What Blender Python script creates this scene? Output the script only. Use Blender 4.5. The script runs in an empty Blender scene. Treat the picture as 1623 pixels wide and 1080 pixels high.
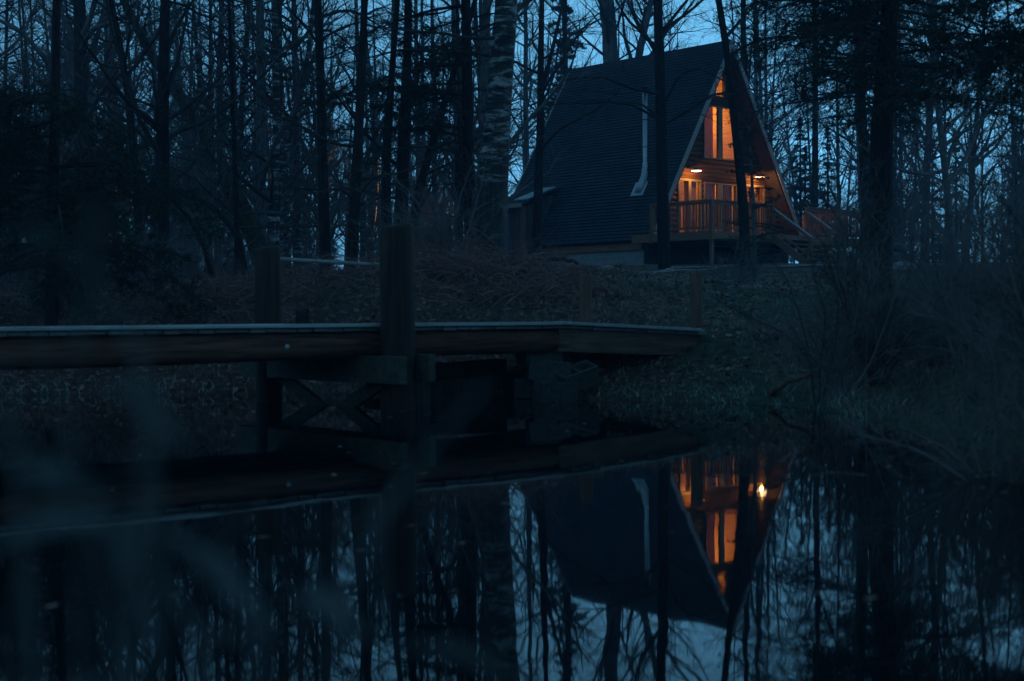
import bpy, math, random
import numpy as np
from mathutils import Vector, Matrix

# ------------------------------------------------------------------ camera, sky, sun, exposure
SC = bpy.context.scene
F_PX = 1623 * 50 / 36.0
HC = 0.78
PITCH, ROLL = math.radians(0.966), math.radians(0.4)
FW = np.array([0, math.cos(PITCH), -math.sin(PITCH)])
_u0 = np.array([0, math.sin(PITCH), math.cos(PITCH)]); _r0 = np.array([1.0, 0, 0])
RT = math.cos(ROLL) * _r0 - math.sin(ROLL) * _u0
UP = math.sin(ROLL) * _r0 + math.cos(ROLL) * _u0
CAM = np.array([0, 0, HC])

cd = bpy.data.cameras.new("camera")
cam = bpy.data.objects.new("camera", cd)
SC.collection.objects.link(cam)
M = Matrix.Identity(4)
for i in range(3):
    M[i][0], M[i][1], M[i][2], M[i][3] = RT[i], UP[i], -FW[i], CAM[i]
cam.matrix_world = M
cd.lens, cd.sensor_width, cd.sensor_fit = 50, 36, 'HORIZONTAL'
cd.clip_start, cd.clip_end = 0.05, 2000
cd.dof.use_dof = True
cd.dof.focus_distance = 48
cd.dof.aperture_fstop = 2.4
SC.camera = cam

SUN_EL, SUN_ROT = math.radians(-1.5), math.radians(40)
SKY_STRENGTH = 0.12
w = bpy.data.worlds.new("World"); SC.world = w; w.use_nodes = True
nt = w.node_tree; nt.nodes.clear()
out = nt.nodes.new('ShaderNodeOutputWorld'); bg = nt.nodes.new('ShaderNodeBackground')
sky = nt.nodes.new('ShaderNodeTexSky'); sky.sky_type = 'NISHITA'; sky.sun_disc = False
sky.sun_elevation, sky.sun_rotation = SUN_EL, SUN_ROT
bw = nt.nodes.new('ShaderNodeRGBToBW')
tint = nt.nodes.new('ShaderNodeMix'); tint.data_type = 'RGBA'; tint.blend_type = 'MULTIPLY'; tint.inputs[0].default_value = 1
tint.inputs[7].default_value = (0.215, 0.715, 1.21, 1)
nt.links.new(sky.outputs[0], bw.inputs[0]); nt.links.new(bw.outputs[0], tint.inputs[6])
nt.links.new(tint.outputs[2], bg.inputs[0]); bg.inputs[1].default_value = SKY_STRENGTH
nt.links.new(bg.outputs[0], out.inputs[0])

sl = bpy.data.lights.new("sun", 'SUN'); sl.energy = 0.005; sl.angle = math.radians(30); sl.color = (0.8, 0.85, 1.0)
sun = bpy.data.objects.new("sun", sl); SC.collection.objects.link(sun)
sun.rotation_euler = (math.radians(-86), 0, math.radians(-40))      # the last light comes from low beyond the wood

SC.view_settings.view_transform = 'Standard'; SC.view_settings.look = 'None'
SC.view_settings.gamma = 1; SC.view_settings.exposure = 3.9
SC.render.engine = 'CYCLES'
cy = SC.cycles
cy.max_bounces = 6; cy.diffuse_bounces = 2; cy.glossy_bounces = 3; cy.transmission_bounces = 4
cy.transparent_max_bounces = 16; cy.volume_bounces = 1
cy.sample_clamp_indirect = 3.0
cy.use_denoising = True
cy.caustics_reflective = False; cy.caustics_refractive = False

# ------------------------------------------------------------------ picture -> place
def ray(x, y): return FW + RT * (x - 811.5) / F_PX + UP * (540 - y) / F_PX
def at_z(x, y, z):
    d = ray(x, y); return CAM + d * (z - HC) / d[2]
def at_Y(x, y, Y):
    d = ray(x, y); return CAM + d * Y / d[1]

# ------------------------------------------------------------------ noise + ground height
_lat = np.random.default_rng(5).random((256, 256))
def vnoise(x, y):
    x = np.asarray(x, float); y = np.asarray(y, float)
    xi = np.floor(x).astype(int); yi = np.floor(y).astype(int)
    fx = x - xi; fy = y - yi; fx = fx * fx * (3 - 2 * fx); fy = fy * fy * (3 - 2 * fy)
    g = lambda a, b: _lat[a & 255, b & 255]
    return (g(xi, yi) * (1 - fx) + g(xi + 1, yi) * fx) * (1 - fy) + (g(xi, yi + 1) * (1 - fx) + g(xi + 1, yi + 1) * fx) * fy - .5
def fbm(x, y, o=4):
    s = 0; a = 1.0
    for i in range(o): s = s + a * vnoise(x * 2 ** i + 17 * i, y * 2 ** i + 9 * i); a *= .5
    return s
def shore(X, Y):
    yfar = np.interp(X, [-30, -8, -4, -1.5, 0, .8, 2.4, 5], [15.5, 14.9, 14.7, 14.4, 13.7, 13.1, 12.4, 12])
    xr = np.interp(Y, [0, 3, 5, 7, 9, 11, 12.5, 15], [1.4, 1.9, 2.5, 2.75, 2.65, 2.5, 2.4, 2.4])
    yn = np.interp(X, [-30, -8, -5, -3], [9, 7.5, 3.5, .9])
    s = np.maximum(np.maximum(Y - yfar, X - xr), np.maximum(yn - Y, -32 - X))
    return s + .35 * fbm(X * .9, Y * .9, 3)
def ground(X, Y):
    X = np.asarray(X, float); Y = np.asarray(Y, float)
    s = shore(X, Y)
    g = np.interp(s, [-4, -1.2, 0, .7, 2.5, 6, 10, 25, 36, 60, 200], [-1.1, -.7, 0, .17, .48, .88, 1.12, 1.9, 2.5, 2.75, 3.6])
    amp = np.interp(X, [-16, -9, -6.6, -4.8, -2.5, -1, 0, 1.3, 2.2, 3.6, 5], [0, .1, .2, .4, .55, .68, .62, .42, .30, .05, 0])
    m = amp * np.exp(-((Y - 21) / 3.4) ** 2)
    land = np.clip((s - .2) / 2.0, 0, 1)
    n = .16 * fbm(X * .45 + 3, Y * .45, 3) + .07 * fbm(X * 2.1, Y * 2.1, 3)
    g = g + .2 * np.exp(-((X - 2.2) ** 2 + (Y - 15.05) ** 2) / .4)          # soil banked up against the bridge end
    hx, hy = X - 5.0, Y - 55.0
    flat = np.clip((np.hypot(hx, hy) - 7) / 6, 0, 1)
    g = g + m * np.clip(s / 3, 0, 1) + n * land * (.35 + .65 * np.exp(-((Y - 20) / 8) ** 2)) * (.2 + .8 * flat)
    return g
def gz(x, y): return float(ground(x, y))

# ------------------------------------------------------------------ mesh helpers
def mesh_arrays(name, V, polys):
    """polys: list of int arrays (m,k)"""
    me = bpy.data.meshes.new(name)
    V = np.asarray(V, np.float32)
    polys = [np.asarray(p, np.int32) for p in polys if len(p)]
    me.vertices.add(len(V)); me.vertices.foreach_set('co', V.ravel())
    loops = np.concatenate([p.ravel() for p in polys])
    sizes = np.concatenate([np.full(len(p), p.shape[1], np.int32) for p in polys])
    starts = np.concatenate([[0], np.cumsum(sizes)[:-1]]).astype(np.int32)
    me.loops.add(len(loops)); me.loops.foreach_set('vertex_index', loops)
    me.polygons.add(len(sizes)); me.polygons.foreach_set('loop_start', starts)
    me.update(calc_edges=True); me.validate()
    return me
def obj(name, me, mat=None, parent=None, smooth=False):
    o = bpy.data.objects.new(name, me); SC.collection.objects.link(o)
    if mat: me.materials.append(mat)
    me.polygons.foreach_set('use_smooth', [bool(smooth)] * len(me.polygons))
    if parent: o.parent = parent
    return o
def tag(o, label=None, cat=None, group=None, kind=None):
    if label: o['label'] = label
    if cat: o['category'] = cat
    if group: o['group'] = group
    if kind: o['kind'] = kind
    return o
def thing(name, label, cat, loc=(0, 0, 0), rz=0.0, group=None):
    o = bpy.data.objects.new(name, None); SC.collection.objects.link(o)
    o.empty_display_size = .2
    o.location = loc; o.rotation_euler = (0, 0, rz)
    return tag(o, label, cat, group)
def dup(root, loc, rz, s=1.0, label=None, tilt=(0, 0)):
    r = root.copy(); SC.collection.objects.link(r)
    r.location = loc; r.rotation_euler = (tilt[0], tilt[1], rz); r.scale = (s, s, s)
    if label: r['label'] = label
    for ch in list(root.children):
        c = ch.copy(); SC.collection.objects.link(c); c.parent = r
    return r

class MB:
    def __init__(s): s.V = []; s.P = {}
    def add(s, V, faces):
        b = sum(len(v) for v in s.V); s.V.append(np.asarray(V, float).reshape(-1, 3))
        for f in faces: s.P.setdefault(len(f), []).append([b + i for i in f])
        return s
    def box(s, c, size, axes=None):
        c = np.array(c, float); h = np.array(size, float) / 2
        A = np.eye(3) if axes is None else np.array(axes, float)
        pts = [c + A.T @ (h * np.array(k)) for k in [(-1,-1,-1),(1,-1,-1),(1,1,-1),(-1,1,-1),(-1,-1,1),(1,-1,1),(1,1,1),(-1,1,1)]]
        return s.add(pts, [(0,3,2,1),(4,5,6,7),(0,1,5,4),(1,2,6,5),(2,3,7,6),(3,0,4,7)])
    def beam(s, a, b, wd, ht, up=(0, 0, 1)):
        a = np.array(a, float); b = np.array(b, float); d = b - a; L = np.linalg.norm(d); d /= L
        side = np.cross(np.array(up, float), d)
        side /= np.linalg.norm(side); u = np.cross(d, side)
        return s.box((a + b) / 2, (L, wd, ht), (d, side, u))
    def tube(s, pts, rad, n=10, caps=True, wob=0, rng=None):
        pts = np.array(pts, float); k = len(pts); rad = np.broadcast_to(np.array(rad, float), (k,))
        T = np.gradient(pts, axis=0); T /= np.linalg.norm(T, axis=1)[:, None]
        ref = np.array([1., 0, 0]) if abs(T[0][0]) < .8 else np.array([0, 1., 0])
        V = []
        for i in range(k):
            a = np.cross(T[i], ref); a /= np.linalg.norm(a); b = np.cross(T[i], a)
            for j in range(n):
                q = 2 * math.pi * j / n
                rr = rad[i] * (1 + (rng.uniform(-wob, wob) if rng is not None else 0))
                V.append(pts[i] + rr * (math.cos(q) * a + math.sin(q) * b))
        Fq = [(i*n+j, i*n+(j+1) % n, (i+1)*n+(j+1) % n, (i+1)*n+j) for i in range(k-1) for j in range(n)]
        if caps: Fq += [tuple(range(n-1, -1, -1)), tuple((k-1)*n+j for j in range(n))]
        return s.add(V, Fq)
    def prism(s, poly, a, b):
        """poly: list of (x,z); extruded along y from a to b"""
        n = len(poly)
        V = [(x, a, z) for x, z in poly] + [(x, b, z) for x, z in poly]
        return s.add(V, [(i, (i+1) % n, n+(i+1) % n, n+i) for i in range(n)] + [tuple(range(n-1, -1, -1)), tuple(range(n, 2*n))])
    def mesh(s, name): return mesh_arrays(name, np.concatenate(s.V), [np.array(p) for p in s.P.values()])
    def build(s, name, mat, parent=None, smooth=False, bevel=0):
        o = obj(name, s.mesh(name), mat, parent, smooth)
        if bevel:
            m = o.modifiers.new('bevel', 'BEVEL'); m.width = bevel; m.segments = 2; m.limit_method = 'ANGLE'
        return o

# ------------------------------------------------------------------ materials
def mat(name, rough=.8, spec=.3):
    m = bpy.data.materials.new(name); m.use_nodes = True
    b = m.node_tree.nodes['Principled BSDF']
    b.inputs['Roughness'].default_value = rough
    b.inputs['Specular IOR Level'].default_value = spec
    return m, m.node_tree, b
def tex_coord(nt, scale=(1, 1, 1), world=False):
    if world:
        tc = nt.nodes.new('ShaderNodeNewGeometry'); src = tc.outputs['Position']
    else:
        tc = nt.nodes.new('ShaderNodeTexCoord'); src = tc.outputs['Object']
    mp = nt.nodes.new('ShaderNodeMapping'); mp.inputs['Scale'].default_value = scale
    nt.links.new(src, mp.inputs['Vector']); return mp.outputs[0]
def noise(nt, vec, scale, detail=5, rough=.6, dist=0):
    n = nt.nodes.new('ShaderNodeTexNoise'); n.inputs['Scale'].default_value = scale
    n.inputs['Detail'].default_value = detail; n.inputs['Roughness'].default_value = rough; n.inputs['Distortion'].default_value = dist
    nt.links.new(vec, n.inputs['Vector']); return n.outputs['Fac']
def ramp(nt, fac, stops):
    r = nt.nodes.new('ShaderNodeValToRGB'); cr = r.color_ramp
    while len(cr.elements) > 1: cr.elements.remove(cr.elements[-1])
    cr.elements[0].position = stops[0][0]; cr.elements[0].color = (*stops[0][1], 1)
    for p, c in stops[1:]:
        e = cr.elements.new(p); e.color = (*c, 1)
    nt.links.new(fac, r.inputs[0]); return r.outputs[0]
def bump(nt, b, h, strength=.4, dist=.02):
    n = nt.nodes.new('ShaderNodeBump'); n.inputs['Strength'].default_value = strength; n.inputs['Distance'].default_value = dist
    nt.links.new(h, n.inputs['Height']); nt.links.new(n.outputs[0], b.inputs['Normal'])
def mixc(nt, fac, a, bcol, mode='MIX'):
    m = nt.nodes.new('ShaderNodeMix'); m.data_type = 'RGBA'; m.blend_type = mode
    for sock, v in ((0, fac), (6, a), (7, bcol)):
        if isinstance(v, (int, float)): m.inputs[sock].default_value = v
        elif isinstance(v, tuple): m.inputs[sock].default_value = (*v, 1)
        else: nt.links.new(v, m.inputs[sock])
    return m.outputs[2]
def simple(name, stops, scale=(1, 1, 1), nscale=6, rough=.8, spec=.3, bmp=.4, bd=.01, detail=5, world=False, dist=0):
    m, nt, b = mat(name, rough, spec)
    v = tex_coord(nt, scale, world); f = noise(nt, v, nscale, detail, .6, dist)
    nt.links.new(ramp(nt, f, stops), b.inputs['Base Color'])
    if bmp: bump(nt, b, f, bmp, bd)
    return m

BARK = simple('bark', [(.3, (.022, .018, .016)), (.5, (.055, .045, .04)), (.7, (.11, .095, .085))], (9, 9, 1.6), 3.0, .9, .15, .9, .03)
BARK_DARK = simple('bark_dark', [(.3, (.012, .010, .010)), (.55, (.035, .028, .026)), (.75, (.07, .06, .055))], (9, 9, 1.4), 3.0, .9, .15, 1.0, .03)
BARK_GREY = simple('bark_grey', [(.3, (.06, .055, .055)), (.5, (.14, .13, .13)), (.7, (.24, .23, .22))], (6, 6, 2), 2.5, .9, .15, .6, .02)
BARK_MOSS = simple('bark_moss', [(.35, (.03, .026, .022)), (.52, (.05, .055, .03)), (.7, (.08, .09, .05))], (4, 4, 1.6), 2.0, .95, .1, .8, .03)
TWIG = simple('twig', [(.3, (.035, .028, .026)), (.7, (.085, .07, .065))], (1, 1, 1), 3, .85, .2, 0)
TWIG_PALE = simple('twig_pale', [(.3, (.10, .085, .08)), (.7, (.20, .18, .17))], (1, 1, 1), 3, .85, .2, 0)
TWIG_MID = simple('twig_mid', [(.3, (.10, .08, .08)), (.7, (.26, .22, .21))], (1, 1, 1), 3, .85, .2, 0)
def birch(name, dark_below, s=1.0):
    m, nt, b = mat(name, .75, .25)
    v = tex_coord(nt, (2.2 * s, 2.2 * s, 16 * s)); f = noise(nt, v, 1.0, 4, .6, .4)
    v2 = tex_coord(nt, (1.1 * s, 1.1 * s, 4.2 * s)); f2 = noise(nt, v2, 1.6, 7, .72, .5)
    base = ramp(nt, f2, [(.38, (.022, .02, .019)), (.50, (.06, .056, .052)), (.545, (.20, .19, .18)), (.60, (.48, .46, .44)), (.8, (.62, .60, .57))])
    marks = ramp(nt, f, [(.36, (.05, .045, .04)), (.43, (1, 1, 1))])
    c = mixc(nt, .92, base, marks, 'MULTIPLY')
    if dark_below is not None:
        tc = nt.nodes.new('ShaderNodeTexCoord'); sep = nt.nodes.new('ShaderNodeSeparateXYZ'); nt.links.new(tc.outputs['Object'], sep.inputs[0])
        mr = nt.nodes.new('ShaderNodeMapRange'); mr.inputs[1].default_value = dark_below[0]; mr.inputs[2].default_value = dark_below[1]
        nt.links.new(sep.outputs[2], mr.inputs[0])
        ad = nt.nodes.new('ShaderNodeMath'); ad.operation = 'MULTIPLY_ADD'; nt.links.new(f2, ad.inputs[0]); ad.inputs[1].default_value = 1.6; ad.inputs[2].default_value = -.8
        ad2 = nt.nodes.new('ShaderNodeMath'); ad2.use_clamp = True; nt.links.new(mr.outputs[0], ad2.inputs[0]); nt.links.new(ad.outputs[0], ad2.inputs[1])
        v3 = tex_coord(nt, (9, 9, 1.6)); f3 = noise(nt, v3, 2.0, 5)
        dk = ramp(nt, f3, [(.3, (.015, .013, .012)), (.6, (.06, .05, .045)), (.8, (.14, .13, .12))])
        c = mixc(nt, ad2.outputs[0], dk, c)
    nt.links.new(c, b.inputs['Base Color']); bump(nt, b, f, .5, .015)
    return m
BIRCH_OLD = birch('birch_bark_old', (1.0, 2.5), 1.1)
BIRCH = birch('birch_bark', None, 1.2)
NEEDLE = simple('needles', [(.3, (.016, .028, .018)), (.7, (.04, .06, .038))], (1, 1, 1), 2.5, .7, .25, 0)
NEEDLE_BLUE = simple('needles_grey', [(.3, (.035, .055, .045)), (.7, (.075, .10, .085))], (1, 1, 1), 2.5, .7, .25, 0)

# ground: leaf litter, moss and worn grass
GROUND, nt, b = mat('forest_floor', .95, .15)
v = tex_coord(nt, (1, 1, 1), True)
f1 = noise(nt, v, .35, 4); f2 = noise(nt, v, 9, 8, .7); f3 = noise(nt, v, 38, 4, .7)
litter = ramp(nt, f2, [(.3, (.03, .013, .01)), (.5, (.10, .043, .034)), (.68, (.20, .10, .085)), (.8, (.32, .21, .18))])
grass = ramp(nt, f2, [(.3, (.035, .045, .03)), (.55, (.10, .12, .085)), (.75, (.20, .22, .17))])
sepn = nt.nodes.new('ShaderNodeSeparateXYZ'); nt.links.new(v, sepn.inputs[0])
mr = nt.nodes.new('ShaderNodeMapRange'); mr.inputs[1].default_value = .4; mr.inputs[2].default_value = 2.6
nt.links.new(sepn.outputs[0], mr.inputs[0])
ma = nt.nodes.new('ShaderNodeMath'); ma.operation = 'MULTIPLY_ADD'; ma.inputs[1].default_value = 3.0; ma.inputs[2].default_value = -1.45; nt.links.new(f1, ma.inputs[0])
mb_ = nt.nodes.new('ShaderNodeMath'); mb_.use_clamp = True; nt.links.new(mr.outputs[0], mb_.inputs[0]); nt.links.new(ma.outputs[0], mb_.inputs[1])
nt.links.new(mixc(nt, mb_.outputs[0], litter, grass), b.inputs['Base Color'])
av = nt.nodes.new('ShaderNodeMath'); av.operation = 'ADD'; nt.links.new(f2, av.inputs[0]); nt.links.new(f3, av.inputs[1])
bump(nt, b, av.outputs[0], .9, .05)

def blade_mat(name, a, c): 
    m, nt, b = mat(name, .8, .2)
    v = tex_coord(nt, (1, 1, 1), True); f = noise(nt, v, 2.2, 6, .7)
    nt.links.new(ramp(nt, f, [(.3, a), (.7, c)]), b.inputs['Base Color']); return m
DRY = blade_mat('dry_stalks', (.14, .06, .055), (.46, .27, .25))
LAWN = blade_mat('lawn_blades', (.18, .25, .22), (.56, .63, .57))
LEAF = blade_mat('fallen_leaves', (.14, .055, .045), (.46, .26, .22))
WEED = blade_mat('weed_blades', (.07, .07, .07), (.175, .175, .175))

WATER, nt, b = mat('pond_water', .022, .5)
b.inputs['Base Color'].default_value = (.004, .007, .009, 1); b.inputs['IOR'].default_value = 1.33
v = tex_coord(nt, (1, .55, 1), True)
f = noise(nt, v, 2.2, 3, .55, .3)
bump(nt, b, f, .02, .05)

def wood(name, a, c, axis=0, rough=.75, scale=1.0, spec=.3, bmp=.5):
    sc = [14 * scale] * 3; sc[axis] = 1.1 * scale
    return simple(name, [(.3, a), (.52, tuple((p + q) / 2 for p, q in zip(a, c))), (.72, c)], tuple(sc), 1.6, rough, spec, bmp, .006, 6, False, .6)
W_LOG = wood('bridge_log', (.09, .034, .022), (.52, .24, .17), 0)
W_POST = wood('bridge_post_wood', (.012, .007, .005), (.07, .038, .027), 2)
W_TIMBER = wood('squared_timber', (.06, .03, .022), (.26, .14, .105), 0)
W_POST_BROWN = wood('cedar_post', (.10, .048, .032), (.27, .145, .105), 2)
W_DECK = wood('worn_boards', (.16, .16, .16), (.36, .36, .35), 1, .45, 1, .5)
W_BEAM = wood('old_timber', (.04, .036, .028), (.12, .11, .085), 0)
W_CEDAR = wood('cedar_boards', (.20, .09, .055), (.44, .24, .165), 0)
W_CEDARZ = wood('cedar_upright', (.18, .08, .05), (.40, .21, .14), 2)
W_LOGWALL = wood('log_siding', (.045, .02, .012), (.15, .072, .04), 0)
W_IN = wood('pine_panelling', (.36, .20, .09), (.62, .40, .19), 0, .6)
W_INY = wood('pine_lining', (.36, .21, .08), (.70, .46, .20), 1, .6)
W_FASCIA = wood('fascia_board', (.34, .27, .25), (.50, .42, .40), 2, .6)
W_RIM = wood('rim_board', (.34, .14, .07), (.60, .28, .15), 1, .7, .7)
W_FRAME = wood('window_frame_wood', (.12, .09, .05), (.30, .24, .14), 2, .5)
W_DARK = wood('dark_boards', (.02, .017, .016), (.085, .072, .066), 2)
W_DOOR = simple('painted_door', [(.35, (.06, .07, .085)), (.65, (.11, .125, .14))], (6, 6, 1), 2, .5, .4, .1)
W_PALE = wood('bare_pale_wood', (.30, .27, .25), (.55, .52, .49), 0)
CONC = simple('concrete_block', [(.3, (.15, .15, .15)), (.7, (.28, .28, .27))], (1, 1, 1), 30, .95, .15, .5, .004)
CONC_OLD = simple('old_concrete', [(.3, (.04, .038, .036)), (.7, (.10, .097, .09))], (1, 1, 1), 22, .95, .15, .6, .006)
FOOT = simple('footing_concrete', [(.3, (.4, .4, .4)), (.7, (.6, .6, .59))], (1, 1, 1), 12, .9, .2, .3)
STONE = simple('stone', [(.3, (.08, .07, .07)), (.7, (.20, .19, .18))], (1, 1, 1), 7, .9, .2, .6, .02)
STONE_PALE = simple('pale_stone', [(.3, (.38, .36, .35)), (.7, (.66, .64, .62))], (1, 1, 1), 9, .9, .2, .6, .02)
GRAVEL = simple('gravel', [(.3, (.14, .135, .13)), (.7, (.28, .27, .26))], (1, 1, 1), 18, .95, .15, .6, .01)
METAL, nt, b = mat('galvanised_steel', .22, .5); b.inputs['Metallic'].default_value = 1.0
v = tex_coord(nt, (3, 3, 1)); nt.links.new(ramp(nt, noise(nt, v, 4), [(.3, (.30, .32, .33)), (.7, (.46, .48, .5))]), b.inputs['Base Color'])
FLASH, nt, b = mat('dull_zinc', .42, .5); b.inputs['Metallic'].default_value = .3
v = tex_coord(nt, (3, 3, 3)); nt.links.new(ramp(nt, noise(nt, v, 4), [(.3, (.42, .45, .47)), (.7, (.58, .61, .63))]), b.inputs['Base Color'])
BLACK = simple('black_metal', [(.3, (.012, .012, .012)), (.7, (.03, .03, .03))], (1, 1, 1), 8, .5, .4, 0)
# shingles: staggered tabs of slightly different greys
SHINGLE, nt, b = mat('asphalt_shingles', .9, .25)
tc = nt.nodes.new('ShaderNodeTexCoord'); sp = nt.nodes.new('ShaderNodeSeparateXYZ'); nt.links.new(tc.outputs['Object'], sp.inputs[0])
cb = nt.nodes.new('ShaderNodeCombineXYZ'); nt.links.new(sp.outputs[1], cb.inputs[0])
mm = nt.nodes.new('ShaderNodeMath'); mm.operation = 'MULTIPLY'; mm.inputs[1].default_value = 1.169; nt.links.new(sp.outputs[2], mm.inputs[0]); nt.links.new(mm.outputs[0], cb.inputs[1])
br = nt.nodes.new('ShaderNodeTexBrick'); nt.links.new(cb.outputs[0], br.inputs['Vector'])
br.inputs['Scale'].default_value = 1; br.inputs['Brick Width'].default_value = .30; br.inputs['Row Height'].default_value = .1463; br.inputs['Mortar Size'].default_value = .010
br.inputs['Color1'].default_value = (.040, .049, .064, 1); br.inputs['Color2'].default_value = (.056, .068, .086, 1); br.inputs['Mortar'].default_value = (.03, .03, .03, 1)
nz = noise(nt, tc.outputs['Object'], 1.3, 5)
def mth(nt, op, a, b_):
    n = nt.nodes.new('ShaderNodeMath'); n.operation = op
    for k_, q in enumerate((a, b_)):
        if isinstance(q, (int, float)): n.inputs[k_].default_value = q
        else: nt.links.new(q, n.inputs[k_])
    return n.outputs[0]
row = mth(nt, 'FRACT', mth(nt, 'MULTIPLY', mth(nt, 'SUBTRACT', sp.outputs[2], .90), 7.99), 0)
rowc = ramp(nt, row, [(0, (.30, .30, .30)), (.20, (.42, .42, .42)), (.30, (1, 1, 1)), (1, (1.0, 1.0, 1.0))])    # butt shadow of each course, put into the colour as a dark band
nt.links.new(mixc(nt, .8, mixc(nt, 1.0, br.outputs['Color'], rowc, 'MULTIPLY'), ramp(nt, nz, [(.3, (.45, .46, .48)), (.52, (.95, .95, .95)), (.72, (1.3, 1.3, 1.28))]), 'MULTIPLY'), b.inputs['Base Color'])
bump(nt, b, noise(nt, tc.outputs['Object'], 90, 3), .3, .004)
# block wall with mortar joints
BLOCKW, nt, b = mat('block_wall', .92, .2)
tc = nt.nodes.new('ShaderNodeTexCoord'); sp = nt.nodes.new('ShaderNodeSeparateXYZ'); nt.links.new(tc.outputs['Object'], sp.inputs[0])
ad = nt.nodes.new('ShaderNodeMath'); nt.links.new(sp.outputs[0], ad.inputs[0]); nt.links.new(sp.outputs[1], ad.inputs[1])
cb = nt.nodes.new('ShaderNodeCombineXYZ'); nt.links.new(ad.outputs[0], cb.inputs[0]); nt.links.new(sp.outputs[2], cb.inputs[1])
br = nt.nodes.new('ShaderNodeTexBrick'); nt.links.new(cb.outputs[0], br.inputs['Vector']); br.inputs['Scale'].default_value = 1
br.inputs['Brick Width'].default_value = .4; br.inputs['Row Height'].default_value = .2; br.inputs['Mortar Size'].default_value = .008
br.inputs['Color1'].default_value = (.34, .36, .36, 1); br.inputs['Color2'].default_value = (.42, .44, .44, 1); br.inputs['Mortar'].default_value = (.52, .53, .53, 1)
nt.links.new(br.outputs['Color'], b.inputs['Base Color']); bump(nt, b, br.outputs['Fac'], -.4, .006)
def emis(name, col, s):
    m = bpy.data.materials.new(name); m.use_nodes = True; nt = m.node_tree; nt.nodes.clear()
    o = nt.nodes.new('ShaderNodeOutputMaterial'); e = nt.nodes.new('ShaderNodeEmission'); e.inputs[0].default_value = (*col, 1); e.inputs[1].default_value = s
    nt.links.new(e.outputs[0], o.inputs[0]); return m
BULB = emis('lamp_bulb', (1, .62, .34), .6)
SHADE_LIT = emis('lit_lamp_shade', (1, .5, .12), .25)
GLASS = bpy.data.materials.new('window_glass'); GLASS.use_nodes = True; nt = GLASS.node_tree; nt.nodes.clear()
o_ = nt.nodes.new('ShaderNodeOutputMaterial'); mx = nt.nodes.new('ShaderNodeMixShader'); tr = nt.nodes.new('ShaderNodeBsdfTransparent'); gl = nt.nodes.new('ShaderNodeBsdfGlossy')
gl.inputs['Roughness'].default_value = .02; tr.inputs[0].default_value = (.88, .9, .88, 1)
lw = nt.nodes.new('ShaderNodeLayerWeight'); lw.inputs[0].default_value = .5
pw_ = nt.nodes.new('ShaderNodeMath'); pw_.operation = 'POWER'; pw_.inputs[1].default_value = 4.0; nt.links.new(lw.outputs['Facing'], pw_.inputs[0])
fr = nt.nodes.new('ShaderNodeMath'); fr.operation = 'MULTIPLY_ADD'; fr.inputs[1].default_value = .5; fr.inputs[2].default_value = .012; nt.links.new(pw_.outputs[0], fr.inputs[0])
nt.links.new(fr.outputs[0], mx.inputs[0]); nt.links.new(tr.outputs[0], mx.inputs[1]); nt.links.new(gl.outputs[0], mx.inputs[2]); nt.links.new(mx.outputs[0], o_.inputs[0])
CURT = simple('curtain_cloth', [(.3, (.20, .09, .05)), (.7, (.34, .16, .09))], (10, 10, .6), 2, .9, .1, .2)

# ------------------------------------------------------------------ ground, water, path
def axis(parts):
    r = []
    for a, b_, n in parts: r += list(np.linspace(a, b_, n, endpoint=False))
    return np.array(r + [parts[-1][1]])
gx = axis([(-170, -40, 14), (-40, -12, 40), (-12, 9, 130), (9, 40, 50), (40, 170, 14)])
gy = axis([(-30, -2, 14), (-2, 12, 60), (12, 27, 130), (27, 60, 70), (60, 180, 26)])
GXX, GYY = np.meshgrid(gx, gy)
Z = ground(GXX, GYY); nx, ny = len(gx), len(gy)
idx = np.arange(nx * ny).reshape(ny, nx)
Q = np.stack([idx[:-1, :-1], idx[:-1, 1:], idx[1:, 1:], idx[1:, :-1]], -1).reshape(-1, 4)
tag(obj('ground', mesh_arrays('ground', np.stack([GXX, GYY, Z], -1).reshape(-1, 3), [Q]), GROUND, smooth=True), 'dark forest floor of fallen leaves, moss and worn grass', 'ground', kind='structure')

o = MB().add([(-34, -4, 0), (7, -4, 0), (7, 19, 0), (-34, 19, 0)], [(0, 1, 2, 3)]).build('water', WATER)
tag(o, 'still dark pond mirroring the cabin and the trees', 'water', kind='structure')
# pale gravel track in front of the deck stairs
pts = []
for t in np.linspace(0, 1, 40):
    x = 4.5 + 16 * t; y = 41.5 + 1.2 * math.sin(t * 3) + t * 3
    for d in (-.8, .8): pts.append((x, y + d, gz(x, y + d) + .03))
o = MB().add(pts, [(2*i, 2*i+2, 2*i+3, 2*i+1) for i in range(39)]).build('gravel_path', GRAVEL)
tag(o, 'pale gravel track crossing in front of the cabin', 'path', kind='structure')

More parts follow.
